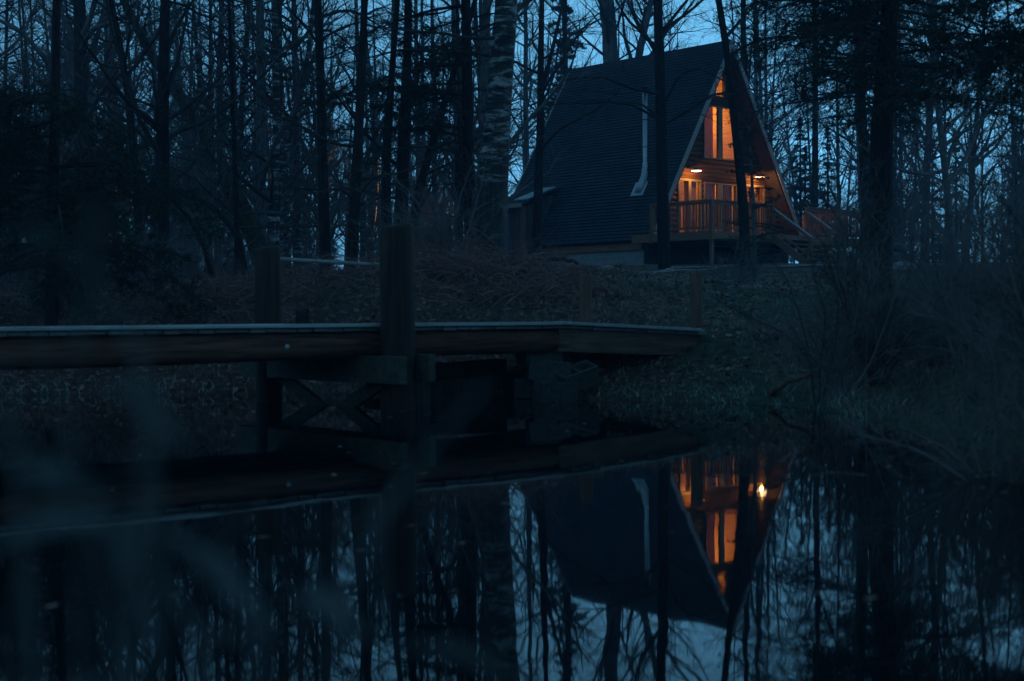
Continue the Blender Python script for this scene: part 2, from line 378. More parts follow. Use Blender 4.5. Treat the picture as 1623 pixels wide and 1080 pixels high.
# ------------------------------------------------------------------ the cabin
ZB = 2.55
CAB = (8.24, 53.0, ZB); CROT = math.atan2(.6819, .7314)
cabin = thing('cabin', 'steep A-frame cabin with shingled roof and warm lit gable windows', 'cabin', CAB, CROT)
HW, ZF, ZA, LEN = 4.57, 3.45 - ZB, 10.96 - ZB, 8.39
SL = math.hypot(HW, ZA - ZF); SX, SZ = HW / SL, (ZA - ZF) / SL       # up-slope direction (towards the ridge)
def roof_pt(side, s, off):      # side -1 left, +1 right; s from foot to ridge; off outward
    return (side * (HW - SX * s + SZ * off), ZF + SZ * s + SX * off)
def half(z): return HW * (ZA - z) / (ZA - ZF)
for side in (-1, 1):
    n = 60; prof = []
    for i in range(n):
        prof += [roof_pt(side, SL * i / n, .030), roof_pt(side, SL * (i + 1) / n, .004)]
    prof += [roof_pt(side, SL - .1, -.17), roof_pt(side, 0, -.17)]
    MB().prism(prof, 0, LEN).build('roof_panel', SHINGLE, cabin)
    lin = [roof_pt(side, 0, -.172), roof_pt(side, SL - .11, -.172), roof_pt(side, SL - .13, -.2), roof_pt(side, 0, -.2)]
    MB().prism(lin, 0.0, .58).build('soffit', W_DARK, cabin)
    m = MB(); npl = 48; Li = SL - .12
    for i in range(npl):
        a, c = Li * i / npl, Li * (i + 1) / npl - .010
        m.prism([roof_pt(side, a, -.172), roof_pt(side, c, -.172), roof_pt(side, c, -.2), roof_pt(side, a, -.2)], .70, LEN - .1)
    m.build('roof_lining', W_INY, cabin)
    rk = [roof_pt(side, -.12, .05), roof_pt(side, SL + .03, .05), roof_pt(side, SL - .09, -.12), roof_pt(side, -.12, -.12)]
    MB().prism(rk, -.045, -.003).build('rake_board', W_FASCIA, cabin)
    MB().prism(rk, LEN + .003, LEN + .045).build('rake_board', W_FASCIA, cabin)
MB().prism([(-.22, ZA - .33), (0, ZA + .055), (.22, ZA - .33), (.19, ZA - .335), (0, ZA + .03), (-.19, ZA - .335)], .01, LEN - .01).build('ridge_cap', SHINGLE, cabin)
GY = .60                                                             # plane of the gable wall
zl = lambda z: z - ZB
OPEN = [(-2.45, -1.13, zl(3.62), zl(5.78)), (-.96, .96, zl(3.62), zl(5.72)), (1.40, 2.72, zl(3.62), zl(5.78)),
        (-.98, .98, zl(6.60), zl(8.60)), (-.30, .30, zl(8.93), zl(9.78))]
def gable(y, opens, name):
    zb = zl(3.6); zs = [zb + .19 * i for i in range(40) if zb + .19 * i < ZA - .45] + [ZA - .45]
    zs = sorted(set([round(z, 3) for z in zs] + [round(o[k], 3) for o in opens for k in (2, 3)]))
    m = MB()
    for za, zc in zip(zs[:-1], zs[1:]):
        if zc - za < .02: continue
        zm = (za + zc) / 2; hwid = half(zm) - .20
        spans = [(-hwid, hwid)]
        for o in opens:
            if o[2] - .001 < zm < o[3] + .001:
                ns = []
                for s in spans:
                    if o[0] > s[0]: ns.append((s[0], min(s[1], o[0])))
                    if o[1] < s[1]: ns.append((max(s[0], o[1]), s[1]))
                spans = [s for s in ns if s[1] - s[0] > .02]
        h = zc - za
        for a, b_ in spans:
            pr = [(y + .1, za), (y + .012, za), (y - .028, za + h * .25), (y - .04, za + h * .5), (y - .028, za + h * .75), (y + .012, zc), (y + .1, zc)]
            V = [(a, p, q) for p, q in pr] + [(b_, p, q) for p, q in pr]; k = len(pr)
            m.add(V, [(i, i + k, (i + 1) % k + k, (i + 1) % k) for i in range(k)] + [tuple(range(k)), tuple(range(2*k - 1, k - 1, -1))])
    return m.build(name, W_LOGWALL, cabin)
gable(GY, OPEN, 'gable_wall')
gable(LEN - .6, [(-2.6, -1.2, zl(4.4), zl(5.6))], 'rear_wall')
def window(u0, u1, z0, z1, mull=None, fw=.085, name='window', y=GY, bars=()):
    m = MB(); yc = y - .005; dp = .12
    m.box(((u0 + u1) / 2, yc, z1 - fw / 2), (u1 - u0, dp, fw)); m.box(((u0 + u1) / 2, yc, z0 + fw / 2), (u1 - u0, dp, fw))
    for u in (u0 + fw / 2, u1 - fw / 2): m.box((u, yc, (z0 + z1) / 2), (fw, dp, z1 - z0 - 2 * fw))
    if mull: m.box(((u0 + u1) / 2, yc, (z0 + z1) / 2), (mull, dp - .01, z1 - z0 - 2 * fw))
    for bz in bars: m.box(((u0 + u1) / 2, yc + .03, bz), (u1 - u0 - 2 * fw, .03, .03))
    f = m.build(name, W_FRAME, cabin, bevel=.006)
    edges = [u0 + fw] + ([(u0 + u1) / 2 - mull / 2, (u0 + u1) / 2 + mull / 2] if mull else []) + [u1 - fw]
    for a, b_ in zip(edges[::2], edges[1::2]):
        MB().box(((a + b_) / 2, yc + .02, (z0 + z1) / 2), (b_ - a, .008, z1 - z0 - 2 * fw)).build('pane', GLASS, f)
    return f
window(*OPEN[0], mull=.16, name='patio_door', fw=.09)
window(*OPEN[2], mull=.16, name='patio_door', fw=.09)
window(*OPEN[1], mull=.24, fw=.05)
window(*OPEN[3], mull=.24, fw=.05)
tw = window(*OPEN[4], fw=.04)
for s in (-1, 1):
    z0, z1 = OPEN[4][2:]
    V = [(s * .262, GY - .066, z1 - .04), (s * .262, GY - .066, z0 + .30), (s * .10, GY - .066, z1 - .04)]
    V += [(x, GY - .02, z) for x, _, z in V]
    MB().add(V, [(0, 1, 2), (3, 5, 4), (0, 3, 4, 1), (1, 4, 5, 2), (2, 5, 3, 0)]).build('corner_board', W_FRAME, tw)
window(-2.6, -1.2, zl(4.4), zl(5.6), mull=.1, y=LEN - .6)
# inside: floors, panelled partition, curtain
MB().box((0, LEN / 2, zl(3.55)), (8.5, LEN - 1.3, .08)).build('floor', W_IN, cabin)
MB().box((0, 4.0, zl(6.22)), (5.0, 6.4, .14)).build('loft_floor', W_IN, cabin)
m = MB()
for i in range(38):
    z = zl(3.6) + .18 * i
    hwid = half(z + .18) - .24
    if hwid > .1: m.box((0, 5.2 + (.004 if i % 2 else 0), z + .09), (2 * hwid, .05, .174))
m.build('partition_wall', W_IN, cabin)
CURT, nt, b = mat('curtain_fabric', .9, .1)
v = tex_coord(nt, (12, 12, .5)); b.inputs['Base Color'].default_value = (.30, .13, .07, 1)
nt.links.new(ramp(nt, noise(nt, v, 1.5, 3), [(.35, (.20, .08, .045)), (.65, (.42, .19, .10))]), b.inputs['Base Color'])
tl = nt.nodes.new('ShaderNodeBsdfTranslucent'); tl.inputs[0].default_value = (.14, .04, .018, 1); mx = nt.nodes.new('ShaderNodeMixShader'); mx.inputs[0].default_value = .3
on = nt.nodes['Material Output']; nt.links.new(b.outputs[0], mx.inputs[1]); nt.links.new(tl.outputs[0], mx.inputs[2]); nt.links.new(mx.outputs[0], on.inputs[0])
def curtain(u0, u1, z0, z1, y=GY + .22):
    us = np.linspace(u0, u1, 40); V = []; 
    for z in (z0, z1):
        V += [(u, y + .03 * math.sin((u - u0) * 46), z) for u in us]
    m = MB().add(V, [(i, i + 1, 41 + i, 40 + i) for i in range(39)])
    m.build('curtain', CURT, cabin, smooth=True)
curtain(-.98, -.10, zl(6.55), zl(8.62)); curtain(-.97, .0, zl(3.64), zl(5.74)); curtain(.05, .97, zl(3.64), zl(5.74)); curtain(2.05, 2.75, zl(3.64), zl(5.8))
curtain(-1.80, -1.12, zl(3.64), zl(5.8)); curtain(1.38, 1.62, zl(3.64), zl(5.8))
def lamp_light(name, loc, power, col, parent, rad=.08):
    l = bpy.data.lights.new(name, 'POINT'); l.energy = power; l.color = col; l.shadow_soft_size = rad
    o = bpy.data.objects.new(name, l); SC.collection.objects.link(o); o.location = loc; o.parent = parent; return o
WARM = (1, .40, .07)
lamp_light('loft_light', (.2, 2.6, zl(8.2)), 17, WARM, cabin)
lamp_light('room_light', (-1.6, 3.2, zl(5.6)), 8, WARM, cabin)
lamp_light('room_light', (1.7, 3.2, zl(5.6)), 6, WARM, cabin)
lamp_light('rear_room_light', (-1.6, 6.6, zl(5.4)), 25, WARM, cabin)
# gooseneck lamps over the doors
for u in (-1.86, 1.92):
    z = zl(6.04); y = GY - .42
    m = MB().tube([(u, GY - .03, z + .16), (u, GY - .2, z + .30), (u, y, z + .26), (u, y, z + .10)], .014, 8)
    m.tube([(u, GY - .06, z + .16), (u, GY - .02, z + .16)], .05, 12)
    lampo = m.build('wall_lamp', BLACK, cabin, True)
    MB().tube([(u, y, z + .12), (u, y, z + .09), (u, y, z + .045), (u, y, z)], [.03, .08, .17, .215], 20, False).build('lamp_shade', BLACK, lampo, True)
    MB().tube([(u, y, z + .002), (u, y, z - .012), (u, y, z - .03)], [.19, .18, .10], 20).build('bulb', BULB, lampo, True)
    lamp_light('lamp_glow', (u, y, z - .10), 3, WARM, lampo, .06)
# foundation, rim
MB().box((0, (GY + LEN) / 2, zl(2.83)), (8.58, LEN - GY, .60)).build('foundation', BLOCKW, cabin)
MB().box((0, (GY + LEN) / 2 - .0, zl(2.50)), (8.9, LEN - GY + .3, .22)).build('footing', FOOT, cabin)
for s in (-1, 1): MB().box((s * 4.335, (GY + LEN) / 2, zl(3.285)), (.09, LEN - GY, .31)).build('rim_board', W_RIM, cabin)
MB().box((-4.31, 4.6, zl(3.05)), (.05, .42, .14)).build('crawl_vent', W_RIM, cabin)
MB().box((0, GY - .005, zl(2.93)), (8.5, .03, .8)).build('under_deck_shade_panel', W_DARK, cabin)  # dark sheet added over the block front as the shade under the deck
MB().box((0, GY + .03, zl(3.46)), (8.58, .06, .2)).build('rim_board', W_RIM, cabin)
# stovepipe rising from the roof slope
px, py, pz = -half(zl(5.75)) - .02, 1.47, zl(5.75)
sp_ = MB().tube([(px, py, pz - .25), (px, py, pz + .55), (px, py, pz + .62), (px, py, zl(8.95))], [.125, .125, .098, .098], 16).build('stovepipe', METAL, cabin, True)
for z in (zl(6.9), zl(7.9)): MB().tube([(px, py, z), (px, py, z + .05)], .106, 16).build('pipe_band', METAL, sp_, True)
MB().tube([(px, py, zl(8.95)), (px, py, zl(9.03)), (px, py, zl(9.05)), (px, py, zl(9.11)), (px, py, zl(9.15))], [.10, .10, .15, .15, .04], 16).build('pipe_cap', BLACK, sp_, True)
s0 = (ZF - ZF + (pz - .62 - ZF)) / SZ
a = roof_pt(-1, s0, .05); c = roof_pt(-1, s0 + .55, .05)
m = MB(); 
A3 = (np.array((c[0] - a[0], 0, c[1] - a[1])) / math.hypot(c[0] - a[0], c[1] - a[1]), np.array((0, 1., 0)), np.array((-SZ, 0, SX)))
m.box(((a[0] + c[0]) / 2, py + .08, (a[1] + c[1]) / 2), (.60, .60, .012), A3)
m.build('pipe_flashing', FLASH, sp_)
MB().tube([(px - .30, py + .06, pz - .52), (px - .20, py + .04, pz - .28), (px - .05, py, pz + .12), (px, py, pz + .52)], [.155, .15, .13, .108], 16).build('pipe_boot', FLASH, sp_, True)
# side entry with a shed roof, on the long side
ey0, ey1, exo = 6.0, 7.65, -5.05
ent = MB()
for i in range(10):
    y = ey0 + (ey1 - ey0) * (i + .5) / 10
    if not 3 < i < 8: ent.box((exo, y, zl(3.85)), (.03 + .004 * (i % 2), (ey1 - ey0) / 10 - .006, 2.2))
for i in range(8):
    x = exo + .06 + .2 * i; top = zl(4.98) + .2 * i * .35
    ent.box((x + .08, ey0 + .002 * (i % 2), (zl(2.75) + top) / 2), (.194, .03, top - zl(2.75)))
W_ENTRY = wood('weathered_boards', (.05, .034, .028), (.18, .125, .10), 2)
entry = ent.build('side_entry', W_ENTRY, cabin)
MB().box((exo - .005, ey0 + (ey1 - ey0) * .6, zl(3.75)), (.05, .64, 1.95)).build('door', W_DOOR, entry)
MB().box((exo - .01, ey0 - .012, zl(3.85)), (.16, .12, 2.2)).build('corner_post', W_CEDARZ, entry)
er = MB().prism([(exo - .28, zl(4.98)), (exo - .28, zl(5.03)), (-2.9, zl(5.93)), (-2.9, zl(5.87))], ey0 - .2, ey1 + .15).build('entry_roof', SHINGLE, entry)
MB().prism([(exo - .30, zl(4.90)), (exo - .30, zl(5.05)), (exo - .283, zl(5.05)), (exo - .283, zl(4.90))], ey0 - .22, ey1 + .17).build('eave_board', W_FASCIA, entry)
MB().prism([(exo + .15, zl(5.215)), (exo + .15, zl(5.26)), (-3.4, zl(5.79)), (-3.4, zl(5.745))], ey0 - .1, ey0 + .65).build('skylight', FLASH, entry)

fl = MB().tube([(exo - .02, ey1 + .14, zl(4.72)), (exo - .12, ey1 + .14, zl(4.74)), (exo - .20, ey1 + .14, zl(4.72))], [.03, .05, .075], 14).build('flood_lamp', BLACK, entry, True)
MB().tube([(exo - .19, ey1 + .14, zl(4.72)), (exo - .205, ey1 + .14, zl(4.718))], .066, 14).build('bulb', BULB, fl)
l = bpy.data.lights.new('flood_glow', 'SPOT'); l.energy = 260; l.color = WARM; l.spot_size = math.radians(30); l.spot_blend = .6; l.shadow_soft_size = .06
o = bpy.data.objects.new('flood_glow', l); SC.collection.objects.link(o); o.parent = fl; o.location = (exo - .23, ey1 + .14, zl(4.72))
o.rotation_euler = (Vector((-11.2 - exo, 6.3 - ey1, .3))).to_track_quat('-Z', 'Y').to_euler()

# table lamp seen through the patio door
c43, s43 = math.cos(CROT), math.sin(CROT)
def cw(x, y, z): return (CAB[0] + x * c43 - y * s43, CAB[1] + x * s43 + y * c43, z)
t = thing('side_table', 'small wooden table inside the cabin behind the patio door glass', 'table', cw(-2.0, 1.6, 3.6), CROT)
MB().box((0, 0, .73), (.55, .55, .04)).build('table_top', W_IN, t)
for sx in (-1, 1):
    for sy in (-1, 1): MB().box((sx * .23, sy * .23, .355), (.05, .05, .71)).build('leg', W_IN, t)
t = thing('table_lamp', 'lit lamp with a glowing square shade on the indoor table', 'lamp', cw(-2.0, 1.6, 4.352), CROT)
MB().tube([(0, 0, 0), (0, 0, .03), (0, 0, .05), (0, 0, .2)], [.09, .09, .03, .025], 12).build('lamp_base', W_FRAME, t, True)
MB().box((0, 0, .38), (.42, .3, .36)).build('lamp_shade', SHADE_LIT, t, bevel=.02)

# ------------------------------------------------------------------ deck, stairs
DZ = 3.60
dk = thing('wooden_deck', 'raised cedar deck with slatted railing round the cabin front', 'deck', CAB, CROT)
m = MB(); rng = random.Random(4)
for i in range(25):
    y = -3.0 + .145 * (i + .5)
    if y < .56: m.box((-.55, y, zl(DZ) - .02 + rng.uniform(-.002, .002)), (8.94, .138, .038))
m.build('deck_floor', W_CEDAR, dk)
MB().box((-.55, -3.02, zl(DZ) - .165), (9.0, .045, .25)).build('rim_joist', W_CEDAR, dk)
for x in (-5.02, 3.92): MB().box((x, -1.25, zl(DZ) - .165), (.045, 3.46, .25)).build('rim_joist', W_CEDAR, dk)
m = MB()
for x in np.arange(-4.4, 3.7, .6): m.box((x, -1.2, zl(DZ) - .15), (.04, 3.4, .2))
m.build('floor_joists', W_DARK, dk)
POSTS = [(-5.0, -.41), (-5.0, -2.98), (-1.63, -2.98), (.39, -2.98), (2.15, -2.98), (3.88, -2.98), (3.88, -.45)]
for i, (x, y) in enumerate(POSTS):
    wz = cw(x, y, 0); g = gz(wz[0], wz[1]) - .12
    low = g if i in (1, 5, 3, 6) else DZ - .35
    o_ = -.07 if y < -2 else 0
    MB().box((x, y + o_, zl((low + 4.60) / 2)), (.11, .11, 4.60 - low)).build('deck_post', W_CEDARZ, dk, bevel=.006)
RUNS = [(POSTS[0], POSTS[1], 18), (POSTS[1], POSTS[2], 24), (POSTS[3], POSTS[4], 12), (POSTS[4], POSTS[5], 12), (POSTS[5], POSTS[6], 18)]
bal = MB().box((0, 0, 0), (.034, .034, .80)).mesh('baluster'); bal.materials.append(W_CEDARZ)
for a, b_, n in RUNS:
    MB().beam((*a, zl(4.62)), (*b_, zl(4.62)), .14, .04).build('top_rail', W_CEDAR, dk)
    MB().beam((*a, zl(4.54)), (*b_, zl(4.54)), .035, .09).build('upper_rail', W_CEDAR, dk)
    MB().beam((*a, zl(3.71)), (*b_, zl(3.71)), .04, .07).build('bottom_rail', W_CEDAR, dk)
    for i in range(1, n):
        k = i / n; o = obj('baluster', bal, None, dk); o.location = (a[0] + (b_[0] - a[0]) * k, a[1] + (b_[1] - a[1]) * k, zl(4.12))
st = thing('deck_stairs', 'wooden stairs with sloping handrails leading down from the deck', 'stairs', cw(-.62, -4.0, 2.5), CROT)
sb = lambda x, y, z: (x + .62, y + 4.0, z - 2.5)
for i in range(6):
    y = -3.06 - .27 * (i + .5); z = DZ - .18 * (i + 1)
    MB().box(sb(-.62, y, z), (1.90, .29, .04)).build('tread', W_CEDAR, st)
for x in (-1.60, .36):
    MB().beam(sb(x, -3.06, DZ - .16), sb(x, -4.70, DZ - 1.26), .045, .26).build('stringer', W_CEDAR, st)
    MB().beam(sb(x, -3.02, 4.50), sb(x, -4.66, 3.40), .13, .04).build('handrail', W_DECK, st)
    MB().beam(sb(x, -3.04, 4.42), sb(x, -4.66, 3.335), .035, .08).build('handrail', W_CEDAR, st)
    MB().beam(sb(x, -3.04, 3.78), sb(x, -4.66, 2.69), .035, .06).build('lower_rail', W_CEDAR, st)
    MB().box(sb(x, -4.62, 2.88), (.10, .10, .95)).build('newel_post', W_CEDARZ, st)
# lamplit stack of split firewood on the far side of the deck
fw_ = thing('firewood_stack', 'round-topped stack of pale firewood lit warm behind the deck railing', 'firewood', cw(3.1, -1.75, DZ), CROT)
rng = random.Random(8)
for r in range(6):
    for c in range(6 - (r > 3) * 2 * (r - 3)):
        x = (c - (5 - (r > 3) * 2 * (r - 3)) / 2) * .135 + rng.uniform(-.01, .01); z = .06 + .118 * r
        MB().tube([(x, -.2, z), (x, .2 + rng.uniform(-.03, .03), z)], [.062, .064], 7).build('split_log', W_POST_BROWN, fw_)

# ------------------------------------------------------------------ footbridge
BE = np.array([.76, .65, 0]); BE /= np.linalg.norm(BE); BQ = np.array([-BE[1], BE[0], 0]); BL = np.array([-1.1, 12.1, 0])
BROT = math.atan2(BE[1], BE[0])
bridge = thing('footbridge', 'low log footbridge with tall posts crossing the still pond', 'footbridge', (*BL[:2], 0), BROT)
# local: x along the bridge (towards the cabin side), y across (away from the camera)
rng = random.Random(3); DT = .705
m = MB(); xs = np.arange(-13, 2.0, .148)
for x in xs: m.box((x + .07, .72, DT - .019 + rng.uniform(-.004, .003)), (.140, 1.52 + rng.uniform(-.03, .03), .036))
for x in np.arange(2.0, 3.95, .148):
    m.box((x + .07, .72, DT - .019 - .045 * (x - 2.0) + rng.uniform(-.004, .003)), (.140, 1.5 + rng.uniform(-.03, .03), .036))
m.build('deck_boards', W_DECK, bridge)
def log(x0, x1, y, z, r):
    xs = np.linspace(x0, x1, int((x1 - x0) / .4) + 2); rr = random.Random(int(y * 50) + 9)
    return MB().tube([(x, y + .008 * math.sin(x * 1.3), z + .008 * math.sin(x * .9 + 1)) for x in xs], [r * (1 + .03 * math.sin(x * 2.1)) for x in xs], 18)
log(-13, 2.0, .08, DT - .155, .118).build('log_stringer', W_LOG, bridge, True)
log(-13, 2.0, 1.36, DT - .155, .118).build('log_stringer', W_LOG, bridge, True)
W_EDGE = wood('frost_sheen_edge_board', (.40, .40, .40), (.66, .66, .65), 0, .35, .6, .5)  # frosty boards, with the sky sheen along the edge put into the pale colour
ebp = [(-.085, DT - .004), (-.10, DT + .002), (-.065, DT + .026), (.05, DT + .026), (.05, DT + .001)]
def edge(x0, x1, z0, z1):
    n = len(ebp); V = [(x0, y, z + z0) for y, z in ebp] + [(x1, y, z + z1) for y, z in ebp]
    MB().add(V, [(i, n + i, n + (i+1) % n, (i+1) % n) for i in range(n)] + [tuple(range(n)), tuple(range(2*n-1, n-1, -1))]).build('edge_board', W_EDGE, bridge)
for x0 in np.arange(-13, 1.9, 3.0): edge(x0, x0 + 2.994, 0, rng.uniform(-.004, .004))
edge(2.0, 3.95, 0, -.088)
def log(x0, x1, y, z, r):
    xs = np.linspace(x0, x1, int((x1 - x0) / .4) + 2); rr = random.Random(int(y * 50) + 9)
    return MB().tube([(x, y + .008 * math.sin(x * 1.3), z + .008 * math.sin(x * .9 + 1)) for x in xs], [r * (1 + .03 * math.sin(x * 2.1)) for x in xs], 18)
log(-13, 2.0, .08, DT - .155, .118).build('log_stringer', W_LOG, bridge, True)
log(-13, 2.0, 1.36, DT - .155, .118).build('log_stringer', W_LOG, bridge, True)
MB().box((-5.5, -.02, DT + .010), (15, .15, .021)).build('edge_board', W_PALE, bridge)
MB().beam((2.0, -.02, DT + .010), (3.95, -.02, DT - .078), .15, .021).build('edge_board', W_DECK, bridge)
for y in (.05, 1.38): MB().beam((2.02, y, DT - .150), (3.95, y, DT - .235), .12, .225).build('timber_stringer', W_TIMBER, bridge, bevel=.008)
def post(x, y, r, top, low=-.8):
    m = MB(); rg = np.random.default_rng(int(x * 10 + y * 100) + 50)
    zs = np.array([low, 0, .4, .8, 1.1, top - .03, top])
    rr = np.array([r, r, r * .99, r, r * .985, r * .97, r * .86]); n = 20
    wob = 1 + .035 * rg.standard_normal(n); V = []
    for z, q in zip(zs, rr):
        for j in range(n):
            a = 2 * math.pi * j / n; V.append((x + q * wob[j] * math.cos(a), y + q * wob[j] * math.sin(a), z + (.02 * math.cos(a) if z > top - .05 else 0)))
    m.add(V, [(i*n+j, i*n+(j+1) % n, (i+1)*n+(j+1) % n, (i+1)*n+j) for i in range(6) for j in range(n)] + [tuple(6*n+j for j in range(n))])
    return m.build('bridge_post', W_POST, bridge, True)
post(-.01, -.22, .140, 1.55)
post(-.15, 1.62, .118, 1.44)
MB().box((-.19, .74, .345), (.07, 2.6, .23)).build('cross_beam', W_BEAM, bridge, bevel=.008)
MB().box((.185, .58, .355), (.07, 2.06, .23)).build('cross_beam', W_BEAM, bridge, bevel=.008)
MB().beam((-.10, 1.5, .26), (-.10, -.15, -.42), .05, .12).build('brace', W_BEAM, bridge)
MB().beam((-.04, -.1, .26), (-.04, 1.45, -.42), .05, .12).build('brace', W_BEAM, bridge)
for sx, px_ in ((-.97, 449),): 
    MB().tube([(sx, -.02, DT - .155), (sx, -.052, DT - .155)], [.022, .02], 14).build('bolt_head', FLASH, bridge, True)
for x, y, low, top, sz in ((3.45, 1.13, .1, 1.215, .10), (4.28, .30, .2, 1.24, .10)):
    MB().box((x, y, (top + low) / 2), (sz, sz, top - low)).build('handrail_post', W_POST_BROWN, bridge, bevel=.008)

def bw(x, y, z): return tuple(BL + BE * x + BQ * y + np.array([0, 0, z]))
ab = thing('timber_abutment', 'dark stacked timbers carrying the bank end of the footbridge', 'abutment', bw(1.2, .7, 0), BROT)
for i, (x, z, l) in enumerate([(.0, .0, 1.5), (.25, .13, 1.7), (.1, .26, 1.6)]):
    MB().beam((x - .9, -.1 + .03 * i, z - .02), (x + .75, .15 + .03 * i, z + .04), .22, .125).build('timber', W_DARK, ab, bevel=.01)
MB().box((-.62, -.35, .12), (.16, .3, .62)).build('timber', W_DARK, ab, bevel=.01)
# concrete blocks piled under the bridge end
def hollow_block(label, loc, rz, tilt=(0, 0), m_=CONC_OLD):
    L, Wd, H, t = .40, .20, .19, .032; mm_ = MB()
    for y in (-Wd/2 + t/2, Wd/2 - t/2): mm_.box((0, y, H/2), (L, t, H))
    for x in (-L/2 + t/2, 0, L/2 - t/2): mm_.box((x, 0, H/2), (t, Wd - 2*t, H - .004))
    o = mm_.build('concrete_block', m_, None, bevel=.004)
    o.location = loc; o.rotation_euler = (tilt[0], tilt[1], rz)
    return tag(o, label, 'concrete block', 'concrete blocks under the bridge end')
P = lambda x, y, d: tuple(at_Y(x, y, d))
hollow_block('concrete block lying tilted on the grass with both hollows showing on top', P(914, 614, 13.35), .55, (.30, -.28))
hollow_block('topmost concrete block of the pile, tucked close below the bridge', P(855, 578, 13.5), .5)
hollow_block('lighter concrete block in the pile, directly under the topmost one', P(868, 604, 13.3), .15, (0, .10))
hollow_block('concrete block lying lowest in the pile at the water edge', P(880, 637, 13.15), .75, (.1, 0))
hollow_block('dark concrete block wedged in the pile against the abutment timbers', P(842, 630, 13.6), 1.2)

# ------------------------------------------------------------------ odds and ends on the bank
def lump(name, label, cat, x, y, d, r, m_, squash=.7, seed=1, group=None):
    p = at_Y(x, y, d); rg = np.random.default_rng(seed); V = []; n, k = 14, 8
    for i in range(k + 1):
        for j in range(n):
            th = math.pi * i / k; ph = 2 * math.pi * j / n
            q = r * (1 + .16 * math.sin(2 * ph + seed) * math.sin(th) + .05 * rg.standard_normal())
            V.append((q * math.sin(th) * math.cos(ph), q * math.sin(th) * math.sin(ph), q * squash * math.cos(th)))
    o = MB().add(V, [(i*n+j, (i+1)*n+j, (i+1)*n+(j+1) % n, i*n+(j+1) % n) for i in range(k) for j in range(n)]).build(name, m_, None, True)
    o.location = (p[0], d, gz(p[0], d) + r * squash * .45); return tag(o, label, cat, group)
lump('boulder', 'pale rounded stone lying on the bank near the foundation', 'stone', 960, 422, 22.5, .13, STONE_PALE, .75, 2)
lump('boulder', 'small grey stone beside the end post of the footbridge', 'stone', 1135, 530, 15.4, .07, STONE, .7, 3)
lump('boulder', 'larger grey stone in the grass just past the footbridge end', 'stone', 1168, 530, 15.6, .12, STONE, .6, 4)
lump('boulder', 'broad pale stone lying behind the big spruce trunk', 'stone', 1432, 421, 36, .42, STONE_PALE, .4, 6)
def stump(label, x, d, r, h, lean=0):
    X = ray(x, 420)[0] * d; z = gz(X, d) - .1; m = MB(); rg = np.random.default_rng(int(x))
    wob = 1 + .1 * rg.standard_normal(14); V = []
    for zz, q in ((0, 1.25), (.12, 1.0), (h * .8, .92), (h, .85)):
        for j in range(14):
            a = 2 * math.pi * j / 14
            V.append((q * r * wob[j] * math.cos(a) + lean * zz, q * r * wob[j] * math.sin(a), zz + (rg.uniform(-.05, .05) if zz == h else 0)))
    m.add(V, [(i*14+j, i*14+(j+1) % 14, (i+1)*14+(j+1) % 14, (i+1)*14+j) for i in range(3) for j in range(14)] + [tuple(42+j for j in range(14))])
    o = m.build('tree_stump', BARK_DARK, None, True); o.location = (X, d, z); return tag(o, label, 'stump')
stump('short dark stump standing on the bank below the foundation', 980, 23.0, .075, .26)
stump('thin broken stump in the dry stalks behind the bridge posts', 476, 17.0, .085, .40, .05)
def pole(name, label, cat, a, b_, r, m_, n=7, sag=0, jit=0, seed=0):
    rg = np.random.default_rng(seed); a = np.array(a); b_ = np.array(b_); t = np.linspace(0, 1, n)[:, None]
    pts = a * (1 - t) + b_ * t + np.array([0, 0, 1]) * sag * 4 * t * (1 - t) + rg.standard_normal((n, 3)) * jit
    o = MB().tube(pts - pts[0], np.linspace(r, r * .7, n), 8).build(name, m_, None, True); o.location = pts[0]
    return tag(o, label, cat)
def ongr(x, d, up=0.0): X = ray(x, 430)[0] * d; return np.array((X, d, gz(X, d) + up))
rail = thing('pole_rail', 'straight pale pole rail on low stakes behind the two tall bridge posts', 'rail', at_Y(440, 411, 20.5))
A_, B_ = at_Y(432, 410, 20.5), at_Y(632, 422, 20.0)
MB().tube([A_ - A_, B_ - A_], .028, 10).build('pole', W_PALE, rail, True); rail.location = A_
for q in (A_, B_):
    g = gz(q[0], q[1]) - .1
    MB().box((q[0] - A_[0], q[1] - A_[1] + .05, (q[2] + .06 + g) / 2 - A_[2]), (.05, .05, q[2] + .06 - g)).build('stake', W_POST, rail)
pole('fallen_log', 'dark rotting log lying across the bank crest by the side entry', 'log', ongr(806, 22.6, .10), ongr(872, 22.2, .09), .085, BARK_DARK, 8, .02, .015, 1)
pole('fallen_branch', 'crooked dark branch drooping from the rotting log down the bank', 'branch', ongr(868, 22.2, .14), ongr(915, 21.2, .06), .035, BARK_DARK, 8, .06, .02, 2)
pole('fallen_branch', 'grey branch lying on the mossy bank beside the rotting log', 'branch', ongr(835, 19.5, .12), ongr(872, 21.6, .14), .022, BARK_GREY, 8, .1, .02, 3)
pole('fallen_pole', 'long thin pale pole lying in front of the dark space under the deck', 'pole', ongr(985, 24.5, .16), ongr(1133, 27.0, .28), .016, W_PALE, 6, 0, .01, 4)
pole('fallen_branch', 'short pale stick crossing the long thin pole', 'branch', ongr(1022, 24.5, .08), ongr(1068, 25.4, .30), .02, W_PALE, 6, .03, .01, 5)
pole('fallen_log', 'thin log lying on the lawn behind the second short handrail post', 'log', ongr(1118, 20.5, .06), ongr(1160, 20.9, .07), .045, BARK_GREY, 6, 0, .01, 6)
pole('broken_board', 'small pale broken board sticking up beside the old birch', 'board', ongr(705, 22.0, .04), ongr(727, 22.6, .26), .035, W_PALE, 4, 0, 0, 7)
